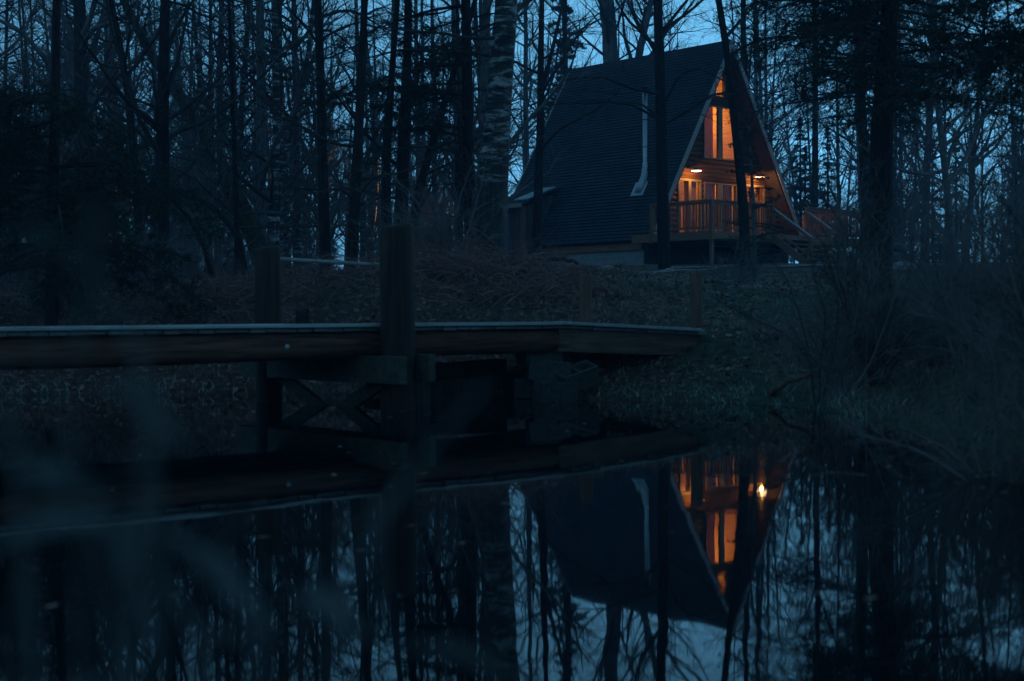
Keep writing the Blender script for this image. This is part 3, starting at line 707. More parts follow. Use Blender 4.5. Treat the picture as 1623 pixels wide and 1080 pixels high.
pole('fallen_branch', 'reddish bare branch leaning over the water edge by the brush', 'branch', ongr(1222, 12.6, .03), ongr(1290, 12.2, .22), .03, W_POST_BROWN, 6, .02, .01, 8)
for k, (x0, x1, d, up) in enumerate([(1404, 1440, 37, .55), (1412, 1450, 36.5, .25), (1424, 1470, 36.2, .08)]):
    pole('cut_log', ['uppermost cut log of the heap behind the spruce trunk', 'middle cut log of the heap behind the spruce trunk', 'lowest cut log of the heap behind the spruce trunk'][k], 'log', ongr(x0, d, up + .1), ongr(x1, d - .4, up), .13, BARK_GREY, 5, 0, .01, k)

# ------------------------------------------------------------------ growing trees (vectorised)
class Wood:
    """collects many tubes; P (n,k,3) centre lines, R (n,k) radii, s sides"""
    def __init__(s): s.V = []; s.F = {3: [], 4: []}; s.nv = 0
    def tubes(s, P, R, n):
        P = np.asarray(P, float); R = np.asarray(R, float); N, k, _ = P.shape
        T = np.gradient(P, axis=1); T /= np.linalg.norm(T, axis=2, keepdims=True) + 1e-9
        ref = np.where(np.abs(T[:, :1, 2:3]) < .8, np.array([[[0, 0, 1.]]]), np.array([[[1., 0, 0]]]))
        A = np.cross(T, np.broadcast_to(ref, T.shape)); A /= np.linalg.norm(A, axis=2, keepdims=True) + 1e-9
        B = np.cross(T, A)
        q = np.arange(n) * 2 * math.pi / n
        V = P[:, :, None] + R[:, :, None, None] * (np.cos(q)[:, None] * A[:, :, None] + np.sin(q)[:, None] * B[:, :, None])
        base = s.nv + (np.arange(N) * k * n)[:, None, None]
        i = (np.arange(k - 1) * n)[None, :, None]; j = np.arange(n)[None, None]; j2 = (j + 1) % n
        s.F[4].append(np.stack([base + i + j, base + i + j2, base + i + n + j2, base + i + n + j], -1).reshape(-1, 4))
        s.V.append(V.reshape(-1, 3)); s.nv += N * k * n
        return s
    def quads(s, V4):
        V4 = np.asarray(V4, float); N = len(V4)
        s.F[4].append(s.nv + np.arange(N * 4).reshape(N, 4)); s.V.append(V4.reshape(-1, 3)); s.nv += N * 4
        return s
    def mesh(s, name): return mesh_arrays(name, np.concatenate(s.V), [np.concatenate(f) for f in s.F.values() if f])
def unit(v): return v / (np.linalg.norm(v, axis=-1, keepdims=True) + 1e-9)
def grow(rg, p0, d0, L, k, wob, up):
    N = len(p0); P = np.zeros((N, k, 3)); P[:, 0] = p0; d = unit(d0); L = np.broadcast_to(np.asarray(L, float), (N,))
    up = np.broadcast_to(np.asarray(up, float), (N,))
    for i in range(1, k):
        d = unit(d + wob * rg.standard_normal((N, 3)) + np.array([0, 0, 1]) * up[:, None])
        P[:, i] = P[:, i-1] + d * (L / (k - 1))[:, None]
    return P
def spawn(rg, P, R, m, t0, t1, ang, lenf, k, wob, up, r0, r1, flat=0, minr=.002):
    """m children for each parent line; returns P,R"""
    N, kk, _ = P.shape
    t = np.sort(rg.uniform(t0, t1, (N, m)), axis=1); f = t * (kk - 1); i = np.minimum(f.astype(int), kk - 2); fr = f - i
    n = np.arange(N)[:, None]
    p0 = P[n, i] * (1 - fr[..., None]) + P[n, i+1] * fr[..., None]
    dr = unit(P[n, i+1] - P[n, i]); rp = R[n, i] * (1 - fr) + R[n, i+1] * fr
    rnd = rg.standard_normal((N, m, 3)); rnd[..., 2] *= (1 - flat)
    side = unit(rnd - (rnd * dr).sum(-1, keepdims=True) * dr)
    a = rg.uniform(*ang, (N, m))[..., None]
    d0 = np.cos(a) * dr + np.sin(a) * side
    Lp = np.linalg.norm(P[:, -1] - P[:, 0], axis=1)[:, None]
    L = lenf(t, Lp) * rg.uniform(.6, 1.25, (N, m))
    Q = grow(rg, p0.reshape(-1, 3), d0.reshape(-1, 3), L.reshape(-1), k, wob, up)
    rb = np.maximum(np.minimum(rp * .75, r0 * np.maximum(L, .05)), minr).reshape(-1)
    RR = rb[:, None] * np.linspace(1, r1, k)[None]
    return Q, np.maximum(RR, minr * .6)
def trunk_line(h, r, seed, lean=(0, 0), wob=.02, k=14):
    rg = np.random.default_rng(seed); z = np.linspace(0, 1, k)
    off = np.cumsum(rg.standard_normal((k, 2)) * wob * h / k, axis=0); off[0] = 0
    P = np.stack([lean[0] * z * h + off[:, 0], lean[1] * z * h + off[:, 1], z * h], -1)
    R = r * (1 - .9 * z) ** .8 + .008; R[0] *= 1.3
    return P, R
def resample(P, R, k):
    d = np.r_[0, np.cumsum(np.linalg.norm(np.diff(P, axis=0), axis=1))]; t = np.linspace(0, d[-1], k)
    return np.stack([np.interp(t, d, P[:, i]) for i in range(3)], -1), np.interp(t, d, R)
def trunk_mesh(P, R, sides=12, rough=.05, seed=0):
    rg = np.random.default_rng(seed); L = np.linalg.norm(np.diff(P, axis=0), axis=1).sum()
    k = int(min(90, max(10, L / .25))); P, R = resample(P, R, k)
    wd = Wood(); wd.tubes(P[None], R[None], sides)
    V = wd.V[0].reshape(k, sides, 3); C_ = P[:, None]
    lump_ = 1 + rough * np.stack([fbm(np.arange(sides) * .9 + seed * 7, np.full(sides, i * .35), 3) for i in range(k)]) * 2
    V[:] = C_ + (V - C_) * lump_[..., None]
    wd.V[0] = V.reshape(-1, 3)
    return wd.mesh('trunk')
def branches_mesh(P, R, seed, n1=34, t0=.3, t1=.97, ang=(.6, 1.25), l1=.26, up1=.05, n2=9, n3=6, n4=0, twr=.004, wob=.16, extra=None, droop=0, l2=.42, flat=.3):
    rg = np.random.default_rng(seed); wd = Wood()
    A, RA = spawn(rg, P[None], R[None], n1, t0, t1, ang, lambda t, L: l1 * L * (1.12 - .85 * (t - t0) / (t1 - t0)) , 9, wob, up1, .016, .18, flat, twr * 1.2)
    if extra is not None:
        for pts, r in extra:
            pts, rr = resample(np.array(pts, float), np.linspace(r, r * .25, len(pts)), 9)
            A = np.concatenate([A, pts[None]]); RA = np.concatenate([RA, rr[None]])
    wd.tubes(A, RA, 6)
    B, RB = spawn(rg, A, RA, n2, .15, 1, (.45, 1.1), lambda t, L: l2 * L * (1.1 - .6 * t), 6, wob, .03 - droop, .011, .25, 0, twr)
    wd.tubes(B, RB, 4)
    if n3:
        Cc, RC = spawn(rg, B, RB, n3, .1, 1, (.4, 1.1), lambda t, L: .5 * L * (1.1 - .5 * t), 4, wob, .02 - droop, .01, .4, 0, twr * .8)
        wd.tubes(Cc, RC, 3)
        if n4:
            D, RD = spawn(rg, Cc, RC, n4, .1, 1, (.4, 1.1), lambda t, L: .55 * L, 3, wob, 0, .01, .5, 0, twr * .7)
            wd.tubes(D, RD, 3)
    return wd.mesh('branches')
def make_tree(name, label, cat, base, P, R, bark, twig, bk, group=None, sides=12, rough=.05, seed=1):
    t = thing(name, label, cat, base, 0, group)
    obj('trunk', trunk_mesh(P, R, sides, rough, seed), bark, t, True)
    if bk is not None: obj('branches', branches_mesh(P, R, seed, **bk), twig, t, True)
    return t
def px_trunk(pts, d, total_h, low=.25, lean_keep=.5, seed=0, dd=0):
    """pixel centre line (x, y, width) from base upwards at distance d -> local line from the base"""
    W = []; Rr = []
    for i, (x, y, w_) in enumerate(pts):
        dist = d + dd * i / max(1, len(pts) - 1)
        W.append(at_Y(x, y, dist)); Rr.append(w_ / 2 / F_PX * dist)
    W = np.array(W); Rr = np.array(Rr)
    g = gz(W[0][0], d)
    if W[0][2] > g:                             # carry the trunk down to the soil
        dr = (W[1] - W[0]) / max(.1, abs(W[1][2] - W[0][2])); extra_ = W[0] - dr * (W[0][2] - g + low) * .8
        extra_[2] = g - low
        W = np.vstack([extra_[None], W]); Rr = np.r_[Rr[0] * 1.12, Rr]
    base = np.array([W[0][0], W[0][1], max(g, W[0][2])])
    top = W[-1]; dr = unit((W[-1] - W[-3])[None])[0]; rem = total_h - (top[2] - base[2])
    if rem > .5:
        n = 6; rg = np.random.default_rng(seed + 77); r_top = Rr[-1]
        for i in range(1, n + 1):
            dr = unit((dr * 1.0 + np.array([0, 0, .25]) + .06 * rg.standard_normal(3))[None])[0]
            W = np.vstack([W, W[-1] + dr * rem / n]); Rr = np.r_[Rr, max(.012, r_top * (1 - .92 * i / n))]
    return base, W - base, Rr

# hero trees, each where the photograph shows it
def hero(name, label, cat, pts, d, h, bark, twig, bk, seed, sides=12, rough=.06, extra=None, dd=0):
    base, P, R = px_trunk(pts, d, h, seed=seed, dd=dd)
    P2, R2 = resample(P, R, 40)
    if extra is not None and bk is not None:
        ex = []
        for line, r in extra:
            ex.append(([at_Y(x, y, d + q) - base for x, y, q in line], r))
        bk = dict(bk, extra=ex)
    t = thing(name, label, cat, base)
    obj('trunk', trunk_mesh(P2, R2, sides, rough, seed), bark, t, True)
    if bk is not None: obj('branches', branches_mesh(P2, R2, seed, **bk), twig, t, True)
    return t
LOWB = dict(n1=26, t0=.14, t1=.97, l1=.16, ang=(.9, 1.5), up1=.03, n2=8, n3=5, twr=.003)
DEAD = dict(n1=34, t0=.10, t1=.95, l1=.13, ang=(1.1, 1.6), up1=-.01, n2=8, n3=5, twr=.003, droop=.03)
hero('birch_tree', 'thick old birch with peeling white bark, dark and rough at its foot', 'tree',
     [(770, 405, 70), (774, 340, 58), (781, 270, 49), (788, 200, 42), (793, 120, 39), (799, 50, 37), (803, 0, 36)], 24, 15, BIRCH_OLD, TWIG, dict(n1=22, t0=.3, l1=.2, n2=8, n3=5), 11, 24, .07,
     extra=[([(800, 30, 0), (840, 0, 1), (880, -30, 1)], .06), ([(792, 60, 0), (745, 62, -.6), (700, 52, -1), (650, 50, -1.3), (600, 42, -1.6)], .035),
            ([(785, 90, 0), (740, 82, .8), (690, 86, 1.2), (655, 76, 1.5), (630, 80, 1.8), (560, 98, 2.2), (520, 108, 2.5)], .04)])
hero('bare_tree', 'straight dark trunk standing between the two tall bridge posts', 'tree', [(516, 450, 18), (514, 330, 17), (510, 200, 15), (507, 100, 14), (504, 0, 13)], 23, 15, BARK_DARK, TWIG, DEAD, 12,
     extra=[([(510, 190, 0), (470, 130, .3), (430, 90, .5), (400, 80, .6)], .02)])
hero('bare_tree', 'dark trunk just beside the taller bridge post, crossing the pole rail', 'tree', [(556, 452, 20), (562, 330, 18), (569, 200, 15), (575, 80, 12), (578, 0, 11)], 22.4, 13, BARK_DARK, TWIG, DEAD, 13,
     extra=[([(562, 335, 0), (572, 305, -.2), (590, 285, -.3), (605, 278, -.4)], .03)])
hero('bare_tree', 'slim dark trunk rising straight behind the taller bridge post', 'tree', [(613, 400, 18), (612, 300, 16), (613, 220, 14), (621, 120, 10), (630, 0, 8)], 26, 13, BARK_DARK, TWIG, LOWB, 14)
hero('bare_tree', 'second dark trunk behind the taller bridge post, thicker than its neighbour', 'tree', [(630, 400, 22), (638, 300, 21), (641, 200, 20), (645, 100, 14), (648, 0, 12)], 26.6, 14, BARK_DARK, TWIG, LOWB, 15)
hero('bare_tree', 'dark trunk leaning strongly towards the old birch', 'tree', [(652, 400, 17), (660, 320, 15), (684, 230, 12), (715, 130, 10), (748, 20, 8)], 27.4, 11, BARK_DARK, TWIG, LOWB, 16)
hero('bare_tree', 'tall dark trunk with crossing limbs in front of the cabin roof', 'tree', [(1053, 415, 20), (1050, 300, 19), (1047, 150, 17), (1044, 50, 15), (1042, 0, 14)], 41, 17, BARK_DARK, TWIG,
     dict(n1=24, t0=.36, l1=.17, n2=8, n3=5, twr=.005), 17, extra=[([(1048, 150, 0), (1000, 140, -.8), (950, 120, -1.4), (900, 125, -2), (850, 140, -2.3)], .05), ([(1046, 190, 0), (1000, 165, -1), (940, 158, -1.5), (880, 165, -2), (820, 200, -2.5)], .045),
      ([(1050, 170, 0), (1075, 120, -.6), (1105, 105, -1), (1150, 130, -1.6), (1190, 160, -2)], .05), ([(1050, 200, 0), (1090, 175, -.6), (1130, 150, -1), (1190, 140, -1.4), (1230, 150, -2)], .045), ([(1046, 60, 0), (1065, 30, 0), (1090, 0, .3), (1110, -30, .5)], .07),
      ([(1047, 190, 0), (1020, 165, -.5), (985, 160, -1), (920, 165, -1.5), (880, 160, -2)], .04)])
hero('bare_tree', 'slim forked tree standing in front of the side entry', 'tree', [(851, 412, 16), (852, 330, 15), (857, 200, 13), (857, 100, 10), (859, 0, 8)], 40, 16, BARK_DARK, TWIG, dict(n1=24, t0=.3, l1=.16, n2=8, n3=5, twr=.005), 18,
     extra=[([(857, 150, 0), (868, 110, .2), (880, 60, .4), (893, 0, .6), (900, -60, .8)], .09), ([(855, 240, 0), (885, 205, -.5), (925, 185, -.8), (960, 165, -1), (985, 140, -1.2)], .045), ([(857, 160, 0), (835, 170, -.5), (812, 190, -1), (790, 240, -1.4)], .03)])
hero('bare_tree', 'dark trunk leaning across the lit gable of the cabin', 'tree', [(1182, 426, 17), (1179, 340, 17), (1173, 265, 15), (1164, 195, 12.5), (1157, 125, 11), (1147, 50, 10.5), (1139, 0, 10)], 36, 15, BARK_DARK, TWIG,
     dict(n1=16, t0=.5, l1=.18, n2=8, n3=5, twr=.005), 19, extra=[([(1155, 90, 0), (1185, 70, -.4), (1220, 60, -.8), (1270, 58, -1), (1330, 62, -1.5)], .04), ([(1172, 240, 0), (1200, 180, .5), (1240, 130, .8), (1270, 60, 1)], .035), ([(1150, 60, 0), (1185, 20, .5), (1230, -20, .8)], .05), ([(1165, 150, 0), (1130, 150, -.6), (1090, 165, -1), (1060, 190, -1.4)], .03)])
hero('bare_tree', 'dark tree with steep forking limbs rising above the hemlock boughs', 'tree', [(256, 410, 24), (257, 250, 22), (259, 120, 18), (262, 0, 15)], 24, 14, BARK_DARK, TWIG, LOWB, 20,
     extra=[([(258, 170, 0), (275, 120, .2), (290, 60, .4), (300, 0, .5)], .05), ([(259, 100, 0), (275, 50, .3), (300, 10, .6), (330, -40, 1)], .05), ([(257, 250, 0), (225, 200, -.4), (205, 140, -.6), (180, 60, -.8), (165, -20, -1)], .05), ([(258, 215, 0), (240, 200, -.4), (220, 180, -.8), (150, 150, -1.2), (90, 140, -1.6)], .03)])
hero('bare_tree', 'slim trunk slanting away from the dark forking tree', 'tree', [(222, 410, 13), (215, 280, 12), (203, 150, 11), (190, 70, 10), (176, 0, 9)], 25.5, 13, BARK_DARK, TWIG, LOWB, 21)
hero('bare_tree', 'thick mossy trunk leaning far over beyond the shorter bridge post', 'tree', [(418, 415, 36), (392, 345, 30), (358, 285, 26), (325, 215, 22), (280, 145, 18), (235, 80, 14), (195, 0, 12)], 29, 12, BARK_MOSS, TWIG, LOWB, 22, 16)
hero('bare_tree', 'thin arching stem bent over sideways above the bank', 'tree', [(388, 432, 10), (382, 385, 9), (352, 338, 8), (312, 313, 7), (255, 303, 6), (205, 302, 5)], 22, 2.5, BARK_DARK, TWIG, dict(n1=20, t0=.3, l1=.22, n2=6, n3=4, ang=(.7, 1.4), twr=.003), 23, 8)
hero('bare_tree', 'short crooked stem curving up beside the thin arching stem', 'tree', [(335, 432, 10), (325, 395, 9), (306, 352, 8), (288, 332, 6), (270, 318, 4)], 23, 2.5, BARK_DARK, TWIG, dict(n1=14, t0=.3, l1=.3, n2=6, n3=4, twr=.003), 24, 8)
hero('birch_tree', 'pale birch rising straight behind the shorter bridge post', 'tree', [(428, 405, 15), (432, 330, 14), (437, 260, 13), (438, 180, 12), (436, 60, 10), (434, 0, 9)], 31, 15, BIRCH, TWIG, LOWB, 25)
hero('birch_tree', 'pale birch leaning away from its straight twin near the shorter post', 'tree', [(436, 405, 11), (440, 315, 10), (449, 260, 10), (458, 225, 9), (476, 160, 8), (489, 80, 7), (497, 0, 6)], 31.6, 14, BIRCH, TWIG, LOWB, 26)
hero('birch_tree', 'curving birch lit orange by a lamp from the side', 'tree', [(580, 432, 13), (588, 360, 13), (594, 300, 12), (595, 230, 11), (590, 150, 10), (580, 80, 8), (575, 0, 7)], 50, 16, BIRCH, TWIG, LOWB, 27)
hero('birch_tree', 'white birch leaning just beside the orange lit one', 'tree', [(600, 432, 10), (606, 360, 10), (613, 290, 9), (619, 200, 8), (622, 100, 7), (624, 0, 6)], 53, 16, BIRCH, TWIG, LOWB, 28)
hero('birch_tree', 'white trunked birch bowed under the mossy leaning trunk', 'tree', [(374, 415, 13), (364, 360, 12), (352, 315, 11), (338, 270, 9), (325, 220, 8), (318, 150, 7)], 33, 11, BIRCH, TWIG, LOWB, 29)
hero('birch_tree', 'thin white sapling low on the bank under the mossy trunk', 'tree', [(355, 432, 5), (356, 400, 5), (353, 370, 4), (348, 330, 4), (345, 290, 3)], 24, 4, BIRCH, TWIG, dict(n1=14, t0=.3, l1=.25, n2=5, n3=3, twr=.003), 30, 8)
hero('bare_tree', 'thin straight sapling in front of the mossy leaning trunk', 'tree', [(376, 415, 9), (374, 320, 8), (370, 200, 7), (365, 60, 6), (362, 0, 5)], 24.5, 11, BARK_DARK, TWIG, DEAD, 31, 8)
hero('bare_tree', 'stout grey trunk rising directly behind the cabin ridge', 'tree', [(966, 400, 30), (968, 250, 28), (968, 100, 25), (965, 40, 23), (962, 0, 22)], 68, 20, BARK_GREY, TWIG, dict(n1=30, t0=.5, l1=.25, n2=9, n3=6, twr=.008), 32)
hero('bare_tree', 'forked tree leaning behind the middle of the cabin ridge', 'tree', [(1000, 400, 14), (1005, 200, 13), (1012, 90, 12), (1022, 45, 11), (1032, 0, 9)], 67, 19, BARK_GREY, TWIG, dict(n1=30, t0=.5, l1=.25, n2=9, n3=6, twr=.008), 33, extra=[([(1008, 120, 0), (990, 60, 1), (985, 0, 2)], .12)])
hero('bare_tree', 'slender trunk close behind the peak of the cabin', 'tree', [(1195, 420, 13), (1188, 260, 12), (1181, 130, 11), (1178, 50, 9), (1178, 0, 8)], 62, 18, BARK_DARK, TWIG, dict(n1=34, t0=.4, l1=.2, n2=9, n3=6, twr=.007), 34)
hero('bare_tree', 'thin straight tree in the sky gap past the gable', 'tree', [(1290, 420, 11), (1292, 260, 10), (1292, 120, 9), (1292, 30, 8), (1290, 0, 7)], 66, 20, BARK_DARK, TWIG, dict(n1=26, t0=.4, l1=.2, n2=8, n3=5, twr=.005), 35)
hero('bare_tree', 'bare dark trunk close beside the old birch, towards the bridge', 'tree', [(727, 405, 14), (728, 300, 13), (726, 150, 12), (722, 0, 10)], 30, 14, BARK_DARK, TWIG, DEAD, 36)

# conifers
def needle_tree(name, label, P, R, base, seed, zlo, zhi, nb, Lf, droop, bark, mt, nsize=.028, ntw=46, per=16, width=.42, gap=.0, az=None, group=None):
    rg = np.random.default_rng(seed); t = thing(name, label, 'tree', base, 0, group)
    obj('trunk', trunk_mesh(P, R, 14, .06, seed), bark, t, True)
    H = P[:, 2]; z = np.sort(rg.uniform(zlo, zhi, nb))
    p0 = np.stack([np.interp(z, H, P[:, 0]), np.interp(z, H, P[:, 1]), z], -1)
    a = rg.uniform(0, 2 * math.pi, nb) if az is None else rg.uniform(*az, nb)
    L = Lf((z - zlo) / (zhi - zlo)) * rg.uniform(.6, 1.2, nb)
    d0 = np.stack([np.cos(a), np.sin(a), rg.uniform(-.1, .25, nb)], -1)
    A = grow(rg, p0, d0, L, 10, .05, -droop)
    RA = np.maximum(.004, (.012 + .008 * L)[:, None] * np.linspace(1, .15, 10)[None])
    wd = Wood().tubes(A, RA, 5)
    B, RB = spawn(rg, A, RA, ntw, .12, 1, (.6, 1.15), lambda q, Lp: width * Lp * (1.08 - .85 * q), 5, .07, -.04, .006, .4, .75, .0022)
    wd.tubes(B, RB, 3)
    C2, RC2 = spawn(rg, B, RB, 3, .2, .95, (.5, 1.0), lambda q, Lp: .4 * Lp, 3, .08, -.05, .006, .5, .6, .002)
    wd.tubes(C2, RC2, 3)
    fol = Wood()
    for Q, m in ((B, per), (C2, max(4, per // 2)), (A, per * 2)):
        N, kk, _ = Q.shape
        keep = rg.random((N, m)) > gap
        tt = rg.uniform(.15, 1, (N, m)); f = tt * (kk - 1); i = np.minimum(f.astype(int), kk - 2); fr = (f - i)[..., None]; n = np.arange(N)[:, None]
        p = (Q[n, i] * (1 - fr) + Q[n, i+1] * fr)[keep]; dr = unit(Q[n, i+1] - Q[n, i])[keep]
        rnd = rg.standard_normal(p.shape); sd = unit(np.cross(dr, rnd)); dd_ = unit(dr * .7 + sd)
        wv = unit(np.cross(dd_, rg.standard_normal(p.shape))) * nsize * .16; ln = nsize * rg.uniform(.7, 1.5, len(p))[:, None]
        fol.quads(np.stack([p - wv, p + wv, p + dd_ * ln + wv * .6, p + dd_ * ln - wv * .6], 1))
    obj('boughs', wd.mesh('boughs'), TWIG, t, True)
    obj('needles', fol.mesh('needles'), mt, t)
    return t
def conifer_px(label, pts, d, h, seed, **kw):
    base, P, R = px_trunk(pts, d, h, seed=seed); P, R = resample(P, R, 40)
    return needle_tree('spruce_tree', label, P, R, base, seed, **kw)
conifer_px('big dark spruce with a thick trunk and drooping boughs over the brush', [(1390, 470, 46), (1393, 400, 43), (1397, 250, 37), (1404, 100, 31), (1412, 0, 27)], 21, 17, 41,
           zlo=2.5, zhi=13, nb=175, Lf=lambda t: 2.5 - .9 * t, droop=.06, bark=BARK_DARK, mt=NEEDLE, nsize=.034, ntw=46, per=15, width=.40, gap=.1)
conifer_px('dark spruce with long level boughs between the taller bridge post and the birch', [(746, 405, 20), (742, 250, 19), (740, 100, 17), (738, 0, 15)], 25.5, 14, 42,
           zlo=2.3, zhi=11, nb=60, Lf=lambda t: 2.7 - 1.4 * t, droop=.03, bark=BARK_DARK, mt=NEEDLE, nsize=.04, ntw=38, per=15, width=.28, az=(math.pi * .55, math.pi * 1.6))
conifer_px('hemlock with heavy dark boughs hanging low over the far bank', [(82, 440, 20), (84, 330, 18), (86, 240, 16), (88, 120, 14), (90, 0, 12)], 17.5, 13, 43,
           zlo=.9, zhi=3.0, nb=44, Lf=lambda t: 2.3 - .9 * t, droop=.085, bark=BARK_DARK, mt=NEEDLE, nsize=.036, ntw=46, per=16, width=.38)
conifer_px('greyish young hemlock half hiding the cabin steps', [(1196, 432, 7), (1195, 340, 6), (1192, 290, 5), (1190, 255, 3)], 27, 3.0, 44,
           zlo=.35, zhi=3.0, nb=30, Lf=lambda t: .95 - .65 * t, droop=.02, bark=BARK_GREY, mt=NEEDLE_BLUE, ntw=18, per=5, width=.40, gap=.35)
conifer_px('feathery spruce filling the gap between the gable and the big spruce', [(1372, 425, 16), (1370, 300, 15), (1366, 150, 13), (1362, 0, 10)], 40, 15, 45,
           zlo=4.0, zhi=13, nb=165, Lf=lambda t: 3.6 - 2.1 * t, droop=.04, bark=BARK_DARK, mt=NEEDLE_BLUE, nsize=.045, ntw=40, per=12, width=.42, gap=.1)
conifer_px('spruce at the picture edge with boughs hanging into the top corner', [(1690, 520, 34), (1690, 300, 30), (1692, 100, 27), (1694, 0, 25)], 15.5, 14, 46,
           zlo=2.6, zhi=9, nb=80, Lf=lambda t: 2.3 - .9 * t, droop=.07, bark=BARK_DARK, mt=NEEDLE, nsize=.036, ntw=42, per=14, width=.36)

# ------------------------------------------------------------------ the wood behind
def proto_bare(name, label, group, seed, h, r, bark, twig, lean=(0, 0), **bk):
    P, R = trunk_line(h, r, seed, lean, .012)
    return make_tree(name, label, 'tree', (0, 0, 0), P, R, bark, twig, dict(dict(n1=44, t0=.12, l1=.2, n2=9, n3=6, twr=.005), **bk), group, 8, .04, seed)
G1, L1_ = 'bare trees deep in the wood', 'bare thin-limbed tree deep in the hazy wood behind the cabin'
G2, L2_ = 'pale birches deep in the wood', 'pale slender birch deep in the hazy wood'
G3, L3_ = 'saplings of the underwood', 'twiggy bare sapling in the underwood between the tall trunks'
G4, L4_ = 'firs deep in the wood', 'blurred grey-green fir deep in the hazy wood'
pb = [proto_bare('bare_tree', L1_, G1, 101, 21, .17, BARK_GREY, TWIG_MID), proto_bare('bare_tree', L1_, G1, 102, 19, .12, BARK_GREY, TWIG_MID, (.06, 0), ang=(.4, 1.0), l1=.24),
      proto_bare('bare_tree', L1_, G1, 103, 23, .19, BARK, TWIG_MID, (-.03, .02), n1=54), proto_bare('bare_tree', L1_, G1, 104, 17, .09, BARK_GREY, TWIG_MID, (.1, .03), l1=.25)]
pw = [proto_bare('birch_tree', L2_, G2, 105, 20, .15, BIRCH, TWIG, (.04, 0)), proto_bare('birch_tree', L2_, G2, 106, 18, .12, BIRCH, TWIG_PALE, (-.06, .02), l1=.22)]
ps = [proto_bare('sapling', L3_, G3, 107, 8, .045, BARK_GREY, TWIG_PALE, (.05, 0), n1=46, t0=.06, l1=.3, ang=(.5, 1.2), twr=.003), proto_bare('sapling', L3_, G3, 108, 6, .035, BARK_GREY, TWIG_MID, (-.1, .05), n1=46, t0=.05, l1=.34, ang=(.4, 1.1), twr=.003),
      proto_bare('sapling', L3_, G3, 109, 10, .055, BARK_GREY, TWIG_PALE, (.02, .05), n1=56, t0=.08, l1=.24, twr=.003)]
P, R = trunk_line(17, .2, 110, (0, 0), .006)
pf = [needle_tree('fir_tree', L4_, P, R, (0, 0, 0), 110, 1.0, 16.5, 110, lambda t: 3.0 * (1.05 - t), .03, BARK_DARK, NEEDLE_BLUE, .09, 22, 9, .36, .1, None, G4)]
rng = random.Random(21)
def clear_of_house(x, y, pad=1.5):
    dx, dy = x - CAB[0], y - CAB[1]; lx = dx * c43 + dy * s43; ly = -dx * s43 + dy * c43
    return not (-5.2 - pad < lx < 5.0 + pad and -5.2 - pad < ly < 9.0 + pad)
placed = []
def scatter(protos, n, ya, yb, test, smin, smax, gap, tilt=.03, power=1.0):
    k = 0; tries = 0
    while k < n and tries < n * 60:
        tries += 1
        y = ya + (yb - ya) * rng.random() ** power; x = rng.uniform(-.42 * y - 3, .42 * y + 3)
        if not clear_of_house(x, y) or not test(x, y) or any((x-a)**2 + (y-b)**2 < gap*gap for a, b in placed): continue
        placed.append((x, y)); p = protos[k % len(protos)]; s = rng.uniform(smin, smax); loc = (x, y, gz(x, y) - .08)
        if k < len(protos): p.location = loc; p.scale = (s, s, s); p.rotation_euler = (0, 0, rng.uniform(0, 6.28))
        else: dup(p, loc, rng.uniform(0, 6.28), s, None, (rng.gauss(0, tilt), rng.gauss(0, tilt)))
        k += 1
view_gap = lambda x, y: not (.08 < x / y < .22 and y < 62)              # the open ground before the cabin
lawn = lambda x, y: view_gap(x, y) and not (x > 1.5 and y < 46 and x / y < .27)
far_ok = lambda x, y: True
scatter(pb, 26, 30, 75, lambda x, y: lawn(x, y) and (x < 0 or x / y > .24), .55, .9, 1.3)
scatter(pb, 46, 68, 128, far_ok, .8, 1.2, 1.5)
scatter(pw, 34, 34, 70, lambda x, y: lawn(x, y) and x / y < -.035, .5, .85, 1.0)
scatter(pw, 34, 44, 120, lawn, .8, 1.15, 1.4)
scatter(pf, 11, 62, 125, lambda x, y: not (-.12 < x / y < .02), .55, 1.0, 2.2)
scatter(ps, 100, 27, 95, lambda x, y: lawn(x, y) and (y > 33 or x < -2) and not (-.03 < x / y < .27 and y < 64), .6, 1.25, .9, .08)
scatter(ps, 24, 32, 64, lambda x, y: lawn(x, y) and x / y < -.035, .6, 1.15, .7, .1)
for i in range(85):                                                     # far underwood closing the view between the trunks
    y = rng.uniform(78, 140); x = rng.uniform(-.42 * y, .44 * y)
    if clear_of_house(x, y, 3): dup(ps[i % 3], (x, y, gz(x, y) - .1), rng.uniform(0, 6.28), rng.uniform(.7, 1.15))
for i in range(46):
    y = rng.uniform(70, 140); x = rng.uniform(-.42 * y, .44 * y)
    if clear_of_house(x, y, 3): dup(pf[0], (x, y, gz(x, y) - .1), rng.uniform(0, 6.28), rng.uniform(.22, .42))

for i, (x, y, k) in enumerate([(12.6, 61, .34), (13.9, 62.5, .4), (15.2, 60.5, .36), (16.6, 63, .42), (18.2, 61.5, .36), (13.2, 65, .45), (17.4, 66, .45), (20, 64, .4), (22, 62, .42), (11.6, 64.5, .4)]):
    dup(pf[0], (x, y, gz(x, y) - .1), i * 1.3, k)

